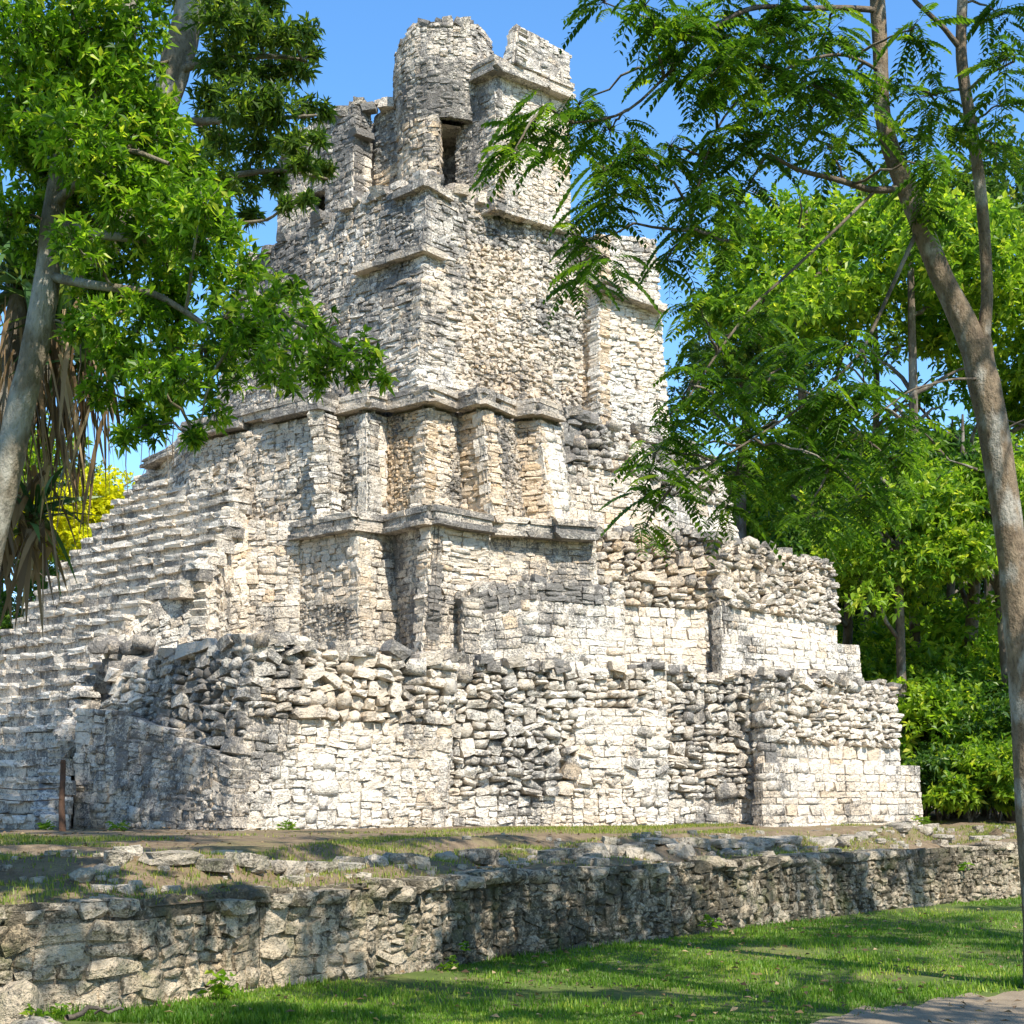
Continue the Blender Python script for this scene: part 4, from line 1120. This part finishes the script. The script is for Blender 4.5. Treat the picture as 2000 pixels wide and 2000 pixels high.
FT = [(1450, 47, 17.6, 3, 1.05, 'light green forest tree nearest the right side of the pyramid tower', .3),
      (1575, 44, 19.6, 1, 1.25, 'tall bright forest tree right of the pyramid, behind the feathery branches', 0),
      (1690, 48, 21.6, 3, 1.3, 'tall forest tree seen left of the forked trunk', .2),
      (1800, 41, 18.6, 1, 1.15, 'yellow-green forest tree behind the fork of the trunk', -.3),
      (1930, 45, 21.0, 3, 1.25, 'tall green forest tree at the upper right edge', 0),
      (1640, 42, 11.5, 2, 1.05, 'dark forest tree above the right end of the second terrace', .2),
      (1770, 37, 9.6, 0, .85, 'lower bright tree with dark trunk beside the right end of the pyramid', -.2),
      (1880, 40, 12.0, 2, 1.0, 'dark green forest tree behind the right trunk', 0),
      (1985, 37, 10.5, 1, .95, 'mid-height forest tree at the right frame edge', 0),
      (1700, 52, 13.0, 2, 1.2, 'shaded forest tree deep behind the terrace end', 0),
      (1850, 54, 15.0, 2, 1.3, 'shaded forest tree deep in the wood at right', 0),
      (2090, 43, 18.0, 0, 1.2, 'tall forest tree cut by the right frame edge', 0),
      (1520, 54, 12.0, 2, 1.2, 'dark forest tree low behind the third terrace', 0),
      (1475, 51, 13.5, 1, 1.2, 'bushy forest tree filling the gap behind the hanging fronds', 0),
      (1860, 48, 14.2, 0, 1.25, 'broad forest tree seen through the fork of the right trunk', 0),
      (1610, 52, 15.0, 1, 1.3, 'rounded forest tree behind the middle of the fronds', 0),
      (235, 56, 12.2, 1, .8, 'green forest tree just above the top of the stairway', 0),
      (120, 58, 15.0, 3, 1.1, 'forest tree behind the yellow tree at left', 0),
      (10, 52, 14.0, 1, 1.1, 'forest tree at the left frame edge behind the palm', 0),
      (60, 48, 9.0, 2, .95, 'dark low forest tree behind the stairway at left', 0),
      (-90, 46, 15.0, 0, 1.2, 'forest tree just outside the left edge', 0)]
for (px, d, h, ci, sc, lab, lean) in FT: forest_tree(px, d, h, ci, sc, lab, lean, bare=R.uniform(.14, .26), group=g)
forest_tree(165, 46, 12.6, 'y', 1.15, 'bright yellow flowering tree behind the stairway', 0, bare=.12)
def shrub(px, d, si, sc, label, bz=1.05):
    r = empty('shrub', P(px, bz, d), label, 'shrub', 'undergrowth beside the pyramid')
    tb = Tubes()
    for k in range(6):
        az = R.uniform(0, 6.28); tb.add(sag(np.array(r.location), np.array(r.location) + [cos(az) * .5 * sc, sin(az) * .5 * sc, 1.3 * sc], 5), np.linspace(.03, .01, 5), 4)
    tb.obj('stem', BARK_DARK, r)
    big = sc > 2
    o = link('foliage', (THICK if big else SHRUB)[si], None, r, (0, 0, (.85 if big else 1.0) * sc)); k = sc / 2.7 if big else sc; o.scale = (k, k, k); o.rotation_euler[2] = R.uniform(0, 6.28)
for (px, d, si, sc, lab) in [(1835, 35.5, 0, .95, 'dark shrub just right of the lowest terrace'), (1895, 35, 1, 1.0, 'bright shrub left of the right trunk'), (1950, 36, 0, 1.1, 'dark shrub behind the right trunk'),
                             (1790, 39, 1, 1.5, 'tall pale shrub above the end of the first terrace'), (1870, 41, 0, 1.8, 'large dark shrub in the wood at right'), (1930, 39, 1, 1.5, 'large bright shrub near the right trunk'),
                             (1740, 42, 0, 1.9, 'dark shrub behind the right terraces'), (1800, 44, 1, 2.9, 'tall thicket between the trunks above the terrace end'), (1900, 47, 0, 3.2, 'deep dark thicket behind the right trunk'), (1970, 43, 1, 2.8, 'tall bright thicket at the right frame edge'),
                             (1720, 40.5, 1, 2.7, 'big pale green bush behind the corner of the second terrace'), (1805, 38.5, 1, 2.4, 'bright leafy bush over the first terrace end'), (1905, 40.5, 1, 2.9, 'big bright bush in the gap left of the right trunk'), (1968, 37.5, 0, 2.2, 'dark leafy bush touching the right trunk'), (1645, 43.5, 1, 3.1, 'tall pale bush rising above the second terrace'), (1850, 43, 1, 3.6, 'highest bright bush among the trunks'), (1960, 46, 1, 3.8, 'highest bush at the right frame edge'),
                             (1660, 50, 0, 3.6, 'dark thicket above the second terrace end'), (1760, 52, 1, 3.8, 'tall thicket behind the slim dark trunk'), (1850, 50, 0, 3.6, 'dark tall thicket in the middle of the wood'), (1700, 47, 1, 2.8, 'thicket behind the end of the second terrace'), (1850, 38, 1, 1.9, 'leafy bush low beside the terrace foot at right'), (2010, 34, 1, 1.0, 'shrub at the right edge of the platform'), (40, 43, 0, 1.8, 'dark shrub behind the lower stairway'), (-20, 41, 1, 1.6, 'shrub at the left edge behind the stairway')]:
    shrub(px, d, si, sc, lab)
# the wood beyond, one mass
lf = Leafage()
for k in range(420):
    s = R.rand()
    x, d = (R.uniform(10, 30), R.uniform(57, 66)) if s < .7 else (R.uniform(-40, -14), R.uniform(58, 72))
    z = R.uniform(1.5, 12 + 4 * vnoise(np.array([x * .1, 0, 0])))
    r = R.uniform(1.3, 2.2)
    lf.add(rosette_clump(np.array([x, d, z]), np.array([r, r, r * .7]), 46, 7, .42, .5, .4))
o = lf.obj('distant_wood', LEAF_DARK, None); tag(o, 'dense dark wood closing the view beyond the clearing', 'wood', kind='stuff')

# ---- trees standing right of the camera, whose crowns dapple the lawn
for (x, y, h, lab) in [(5.6, 5.6, 9.6, 'shade tree just outside the right edge near the path'), (9.5, 11.0, 12.0, 'shade tree further out beyond the right edge'), (1.2, .6, 10.5, 'shade tree behind the viewer')]:
    r = empty('shade_tree', (x, y, 0), lab, 'tree', 'shade trees outside the frame')
    tb = Tubes(); c = np.array([x, y, 0.])
    p, rr = spline([c - [0, 0, .1], c + [.2, .1, h * .4], c + [0, .3, h * .8], c + [0, .2, h]], [.2, .16, .12, .04], 20); tb.add(p, rr, 8, .2)
    lf = Leafage()
    for k in range(44):
        cc_ = np.array([c[0] + R.uniform(-5, 2.5), c[1] + R.uniform(-3, 5.5), R.uniform(h - 2.6, h + .6)]); q_ = R.uniform(.35, .7)
        if cc_[1] > 1 and abs(cc_[0] / cc_[1]) < .42 and cc_[2] - .6 < CZ + .53 * cc_[1]: continue
        lf.add(rosette_clump(cc_, np.array([q_, q_, q_ * .5]), 34, 7, .16, .4))
        tb.add(sag(p[R.randint(9, 18)], cc_, 6), np.linspace(.04, .012, 6), 5)
    tb.obj('trunk', BARK, r); lf.obj('crown', LEAF_OLIVE, r)

# ---- grass on the lawn and on the platform
def blades(x, y, z, h, rnd, w=.012):
    n = len(x); az = R.uniform(0, 2 * pi, n); lean = R.uniform(.1, .9, n)
    b0 = np.stack([x, y, z], 1)
    sd = np.stack([np.cos(az), np.sin(az), np.zeros(n)], 1) * (w / 2)
    ld = np.stack([-np.sin(az), np.cos(az), np.zeros(n)], 1)
    t = b0 + ld * (h * lean)[:, None] * .8 + np.stack([np.zeros(n), np.zeros(n), h], 1)
    V = np.stack([b0 - sd, b0 + sd, t], 1).reshape(-1, 3)
    return V, np.arange(3 * n).reshape(-1, 3), np.repeat(rnd, 3)
n = 210000
d = 10.6 + (R.rand(n) ** 1.25) * 15; px = R.uniform(-20, 2030, n)
x = (px - CX) / F * d; y = d
dens = fbm(np.stack([x * .8, y * .8, x * 0 + 2], -1))
inpath = (y < np.interp(px, [1560, 1700, 1850, 2000, 2200], [10.85, 11.6, 12.25, 12.9, 13.7]) + 1.6 * (dens - .42) + R.normal(size=n) * .18) & (px > 1540)
ok = (y < wall_y(x) - .05) & ~inpath & (dens + R.uniform(-.14, .14, n) > .365)
x, y, px, dens = x[ok], y[ok], px[ok], dens[ok]
near = np.clip(1 - (wall_y(x) - y) / .35, 0, 1)
h = (.018 + .05 * R.rand(len(x)) * (.25 + 1.3 * np.clip((fbm(np.stack([x * 1.7, y * 1.7, x * 0 + 31], -1)) - .25) * 2, 0, 1))) * (1 + 1.0 * near * R.rand(len(x)))
V, Fa, T = blades(x, y, lawn_z(x, y) - .005, h, np.clip(R.uniform(0, .75, len(x)) + (fbm(np.stack([x, y, x * 0 + 9], -1)) - .42) * 1.6, 0, 1), .015)
o = pobj('lawn_grass', V, Fa, GRASSM, None, False, np.repeat(T[:, None], 3, 1)); tag(o, 'short green grass of the lawn', 'grass', kind='stuff')
n = 170000
x = R.uniform(-9, 11, n); s = R.rand(n) ** .9 * 10
y = wall_y(x) + s + .15
dens = fbm(np.stack([x * .55, s * .9, x * 0 + 12], -1), 4)
left = np.clip((3.5 - x) / 9, .0, 1)
ok = dens + R.uniform(-.08, .08, n) > .455 - .09 * left + .16 * np.clip((s - 4) / 3, 0, 1)
x, y, s = x[ok], y[ok], s[ok]
h = .02 + .05 * R.rand(len(x))
V, Fa, T = blades(x, y, plat_z(x, s + .15) - .006, h, R.uniform(0, 1, len(x)), .013)
o = pobj('platform_grass', V, Fa, DRYGRASS, None, False, np.repeat(T[:, None], 3, 1)); tag(o, 'patchy yellow-green grass on the platform top', 'grass', kind='stuff')

# ---- fallen leaves
n = 1100
px = R.uniform(0, 2000, n); d = 10.7 + R.rand(n) * 15; x = (px - CX) / F * d; y = d
onp = y > wall_y(x) + .25
z = np.where(onp, plat_z(x, np.maximum(y - wall_y(x), .1)), lawn_z(x, y) + .03) + .012
az = R.uniform(0, 6.28, n)
keep = np.abs(y - wall_y(x)) > .25
V, Fa, T = leaves(np.stack([x, y, z], 1)[keep], np.stack([np.cos(az), np.sin(az), R.uniform(0, .5, n)], 1)[keep], R.uniform(.04, .09, n)[keep], R.uniform(.02, .045, n)[keep], R.rand(n)[keep])
o = pobj('leaf_litter', V, Fa, LEAF_DEAD, None, False, np.repeat(T[:, None], 3, 1)); tag(o, 'dry fallen leaves scattered over lawn and platform', 'leaves', kind='stuff')

# ---- rocks lying on the platform
def ico(nsub):
    import bmesh
    bm = bmesh.new(); bmesh.ops.create_icosphere(bm, subdivisions=nsub, radius=1.0)
    v = np.array([p.co[:] for p in bm.verts]); f = np.array([[q.index for q in fc.verts] for fc in bm.faces]); bm.free()
    return v, f
RD, RF = ico(3)
def rock(name, c, half, label, group, mat=ROCKM, rz=None, tan=0.):
    dirs = RD
    off = R.uniform(0, 50, 3)
    rad = .8 + .55 * (fbm(dirs * 1.1 + off, 3) - .45) * 2 + .12 * (vnoise(dirs * 4 + off) - .5)
    v = np.clip(dirs * rad[:, None], -.92, .92) * np.array(half) * 1.15
    a = R.uniform(0, 6.28) if rz is None else rz
    v = np.stack([v[:, 0] * cos(a) - v[:, 1] * sin(a), v[:, 0] * sin(a) + v[:, 1] * cos(a), v[:, 2]], 1)
    me = raw_mesh(name, v, RF, R.rand() < .5, np.tile([max(0, .15 + R.uniform(-.15, .3) - tan), .2 + tan, .6 + R.uniform(-.2, .25)], (len(v), 1)))
    o = link(name, me, mat, None, c); tag(o, label, 'rock', group)
    return o
RK = [(1475, 1655, .34, 'largest rounded rock on the platform above the wall'), (1330, 1668, .26, 'pale rock left of the largest platform rock'), (1270, 1680, .2, 'slanting rock on the slope at platform centre'), (1160, 1672, .26, 'broad rock near the middle of the platform'),
      (735, 1690, .2, 'upright pale rock left of the platform centre'), (700, 1715, .09, 'small white stone at the wall edge'), (775, 1685, .14, 'light rock beside the upright pale rock'), (920, 1678, .16, 'light rock in grass near platform centre'), (960, 1672, .13, 'small rock next to the light grassy rock'),
      (870, 1680, .16, 'dark mossy rock on the platform'), (640, 1700, .13, 'flat rock left of the white stone'), (540, 1700, .16, 'dark rock half sunk in grass'), (490, 1698, .14, 'dark rock at the left of the sunken one'), (160, 1715, .17, 'rock in grass at the platform left'), (200, 1705, .13, 'small rock beside the left platform rock'),
      (1385, 1675, .13, 'small rock in front of the pale rock'), (1420, 1668, .16, 'rock touching the largest rock'), (1540, 1662, .16, 'rock right of the largest one'), (1620, 1652, .2, 'low rock toward the platform right'), (1720, 1645, .16, 'rock near the right end of the platform'),
      (1080, 1668, .18, 'mossy rock on the central ridge'), (1220, 1660, .16, 'grey rock behind the slanting one'), (1040, 1680, .12, 'small stone on the central ridge')]
for (px, py, r, lab) in RK:
    # put it where that line of sight meets the platform
    for dd in np.linspace(10.5, 27, 400):
        x = (px - CX) / F * dd; s = dd - wall_y(x)
        if s > .3 and CZ + (HZ - py) / F * dd < plat_z(np.array([x]), np.array([s]))[0]: break
    z = plat_z(np.array([x]), np.array([s]))[0]
    r *= .8
    rock('loose_rock', (x, dd, z + r * .06), (r * R.uniform(.9, 1.3), r * .8, r * R.uniform(.5, .75)), lab, 'rocks on the platform')
# worn second step: a line of stones half sunk in the earth
step = empty('stone_step', (1.5, wall_y(1.5) + 2.3, .9), 'worn low second step of half-buried stones on the platform', 'step')
SS = Stones()
x = -3.2
while x < 8.5:
    w = R.uniform(.18, .55); s_ = 2.3 + .25 * sin(x * .9) + R.normal() * .05
    xm = x + w / 2; z = plat_z(np.array([xm]), np.array([s_]))[0]
    sl_ = (wall_y(xm + .2) - wall_y(xm - .2)) / .4
    e1 = nrm(np.array([1, sl_, 0.])); n_ = nrm(np.cross(e1, np.array([0, 0, 1.])))
    if R.rand() > .18:
        SS.add('mid' if R.rand() < .6 else 'round', np.array([xm, wall_y(xm) + s_, z + .005 + R.normal() * .015]), (w / 2 * 1.1, R.uniform(.05, .09), R.uniform(.12, .2)), e1, np.array([0, 0, 1.]), n_, np.clip([.2 + R.uniform(-.2, .25), .2, .6 + R.uniform(-.2, .2)], 0, 1), 's', R.normal() * .1, (0, R.normal() * .1))
    x += w * .9
SS.build({'s': step}, ROCKM, 'stone', 120, 'small_stones', step, 'small stones of the step')
# rubble and gravel too small to count
V, Q, T_ = [], [], []
n_ = 0
for k in range(600):
    x = R.uniform(-7, 9.5); s = abs(R.normal() * 1.1 + 2.4 + .4 * sin(x * .9)) if R.rand() < .75 else R.uniform(.2, 6.5)
    y = wall_y(x) + s; z = plat_z(np.array([x]), np.array([s]))[0]
    h_ = R.uniform(.015, .06) * (1.8 if R.rand() < .12 else 1)
    t = TEMPL['mid'][R.randint(40)] * np.array([h_ * R.uniform(.8, 1.6), h_, h_ * .7]); a = R.uniform(0, 6.28)
    V.append(np.stack([t[:, 0] * cos(a) - t[:, 1] * sin(a) + x, t[:, 0] * sin(a) + t[:, 1] * cos(a) + y, t[:, 2] + z + h_ * .2], 1)); Q.append(CUBE_F + 26 * n_); n_ += 1
    T_.append(np.tile([R.uniform(-.2, .3), R.uniform(0, .4), R.uniform(.5, 1)], (26, 1)))
o = pobj('scattered_stones', np.concatenate(V), np.concatenate(Q), ROCKM, None, False, np.concatenate(T_)); tag(o, 'small broken stones scattered over the platform top', 'gravel', kind='stuff')
c = PV(15, 1960, 10.35); rock('boulder', (c[0], c[1], .16), (.26, .24, .24), 'tan boulder at the foot of the wall in the lower left corner', None, ROCKM, .4, .4)
c = PV(75, 1990, 10.2); rock('boulder', (c[0], c[1], .06), (.22, .18, .12), 'flat stone beside the tan boulder at lower left', None, ROCKM, .2)
# fallen branch
tb = Tubes(); a = PV(130, 1985, 10.25); b_ = PV(240, 1975, 10.5)
fb = empty('fallen_branch', (a[0], a[1], .12), 'dead branch lying on the ground at lower left', 'branch')
a[2] = .15; b_[2] = .17
tb.add(sag(a, b_, 8, .05, .1), np.linspace(.022, .01, 8), 6); tb.add(sag((a + b_) / 2, (a + b_) / 2 + [.12, -.1, .05], 5), np.linspace(.01, .004, 5), 5); tb.obj('wood', BARK_DARK, fb)
# weeds
def weed(px, py, d, n_, L, label, mat=LEAF_BRIGHT, wr=.35, z=None):
    c = PV(px, py, d)
    if z is not None: c[2] = z
    r = empty('weed', c, label, 'plant', 'weeds at the wall')
    lf = Leafage()
    cc_ = c + np.stack([R.normal(size=n_) * L * .35, R.normal(size=n_) * L * .25, R.uniform(0, L * 1.0, n_)], 1)
    dd = nrm(np.stack([R.normal(size=n_), R.normal(size=n_), R.uniform(.1, .9, n_)], 1))
    lf.add(leaves(cc_, dd, np.full(n_, L) * R.uniform(.6, 1.1, n_), np.full(n_, L * wr), R.uniform(.2, .9, n_), None, .35)); lf.obj('leaves', mat, r)
    tb = Tubes()
    for k in range(5): tb.add(sag(c, cc_[k] if cc_[k][2] > c[2] + .03 else c + [0, 0, L], 4), np.linspace(.006, .002, 4), 3)
    tb.obj('stem', LEAF_STRAP, r)
weed(432, 1900, 11.75, 34, .15, 'leafy green weed growing against the wall at left', z=.12)
weed(70, 1985, 10.2, 40, .09, 'low weed beside the boulder at lower left', z=.12)
weed(120, 1965, 10.4, 30, .07, 'small weed at the foot of the pale wall stones', z=.14)
weed(880, 1868, 14.4, 26, .1, 'small weed clump at the wall foot near the centre', z=.02)
weed(910, 1840, 14.75, 18, .08, 'yellowish weed growing from the wall near the centre', z=.16)
weed(1385, 1800, 18.2, 26, .13, 'bushy weed on the wall right of the centre', z=.1)
weed(1890, 1690, 23.9, 20, .12, 'weed growing from the wall near the right trunk', z=.5)
for (px, lab) in [(90, 'grass tuft by the foot of the stairway'), (230, 'grass tuft at the base of the left terrace'), (560, 'grass tuft at the terrace foot left of centre'), (1500, 'grass tuft at the terrace foot right of centre'), (1800, 'grass tuft at the right end of the lowest terrace')]:
    d = np.interp(px, [90, 455, 870, 1306, 1806], [24.6, 24.1, 27.0, 29.4, 32.6])
    weed(px, 1620, d, 50, .16, lab, GRASSM, .12, 1.08)

# ---- barrier post with ropes
bp = empty('barrier_post', P(122, 1.1, 24.0), 'dark wooden post with thin ropes standing before the stairway', 'post')
tb = Tubes(); c = P(122, 1.0, 24.0)
p, r = spline([c, c + [-.01, 0, .6], c + [.01, 0, 1.22]], [.055, .05, .042], 12); tb.add(p, r, 9, .35); tb.obj('post', WOODP, bp)
cap = Tubes(); cap.add(np.array([c + [.01, 0, 1.2], c + [.01, 0, 1.235], c + [.01, 0, 1.24]]), [.043, .03, .002], 9); cap.obj('post_top', WOODP, bp)
for zz in (.62, .80):
    tb = Tubes(); a = c + [0, -.05, zz]; b_ = P(-40, 1.0 + zz + .05, 24.3); tb.add(sag(a, b_, 12, -.04, 0), np.full(12, .008), 5); tb.obj('rope', LEAF_DEAD, bp)

tri = sum(len(o.data.polygons) for o in scene.objects if o.type == 'MESH')
print('POLYS', tri, 'OBJS', len(scene.objects))
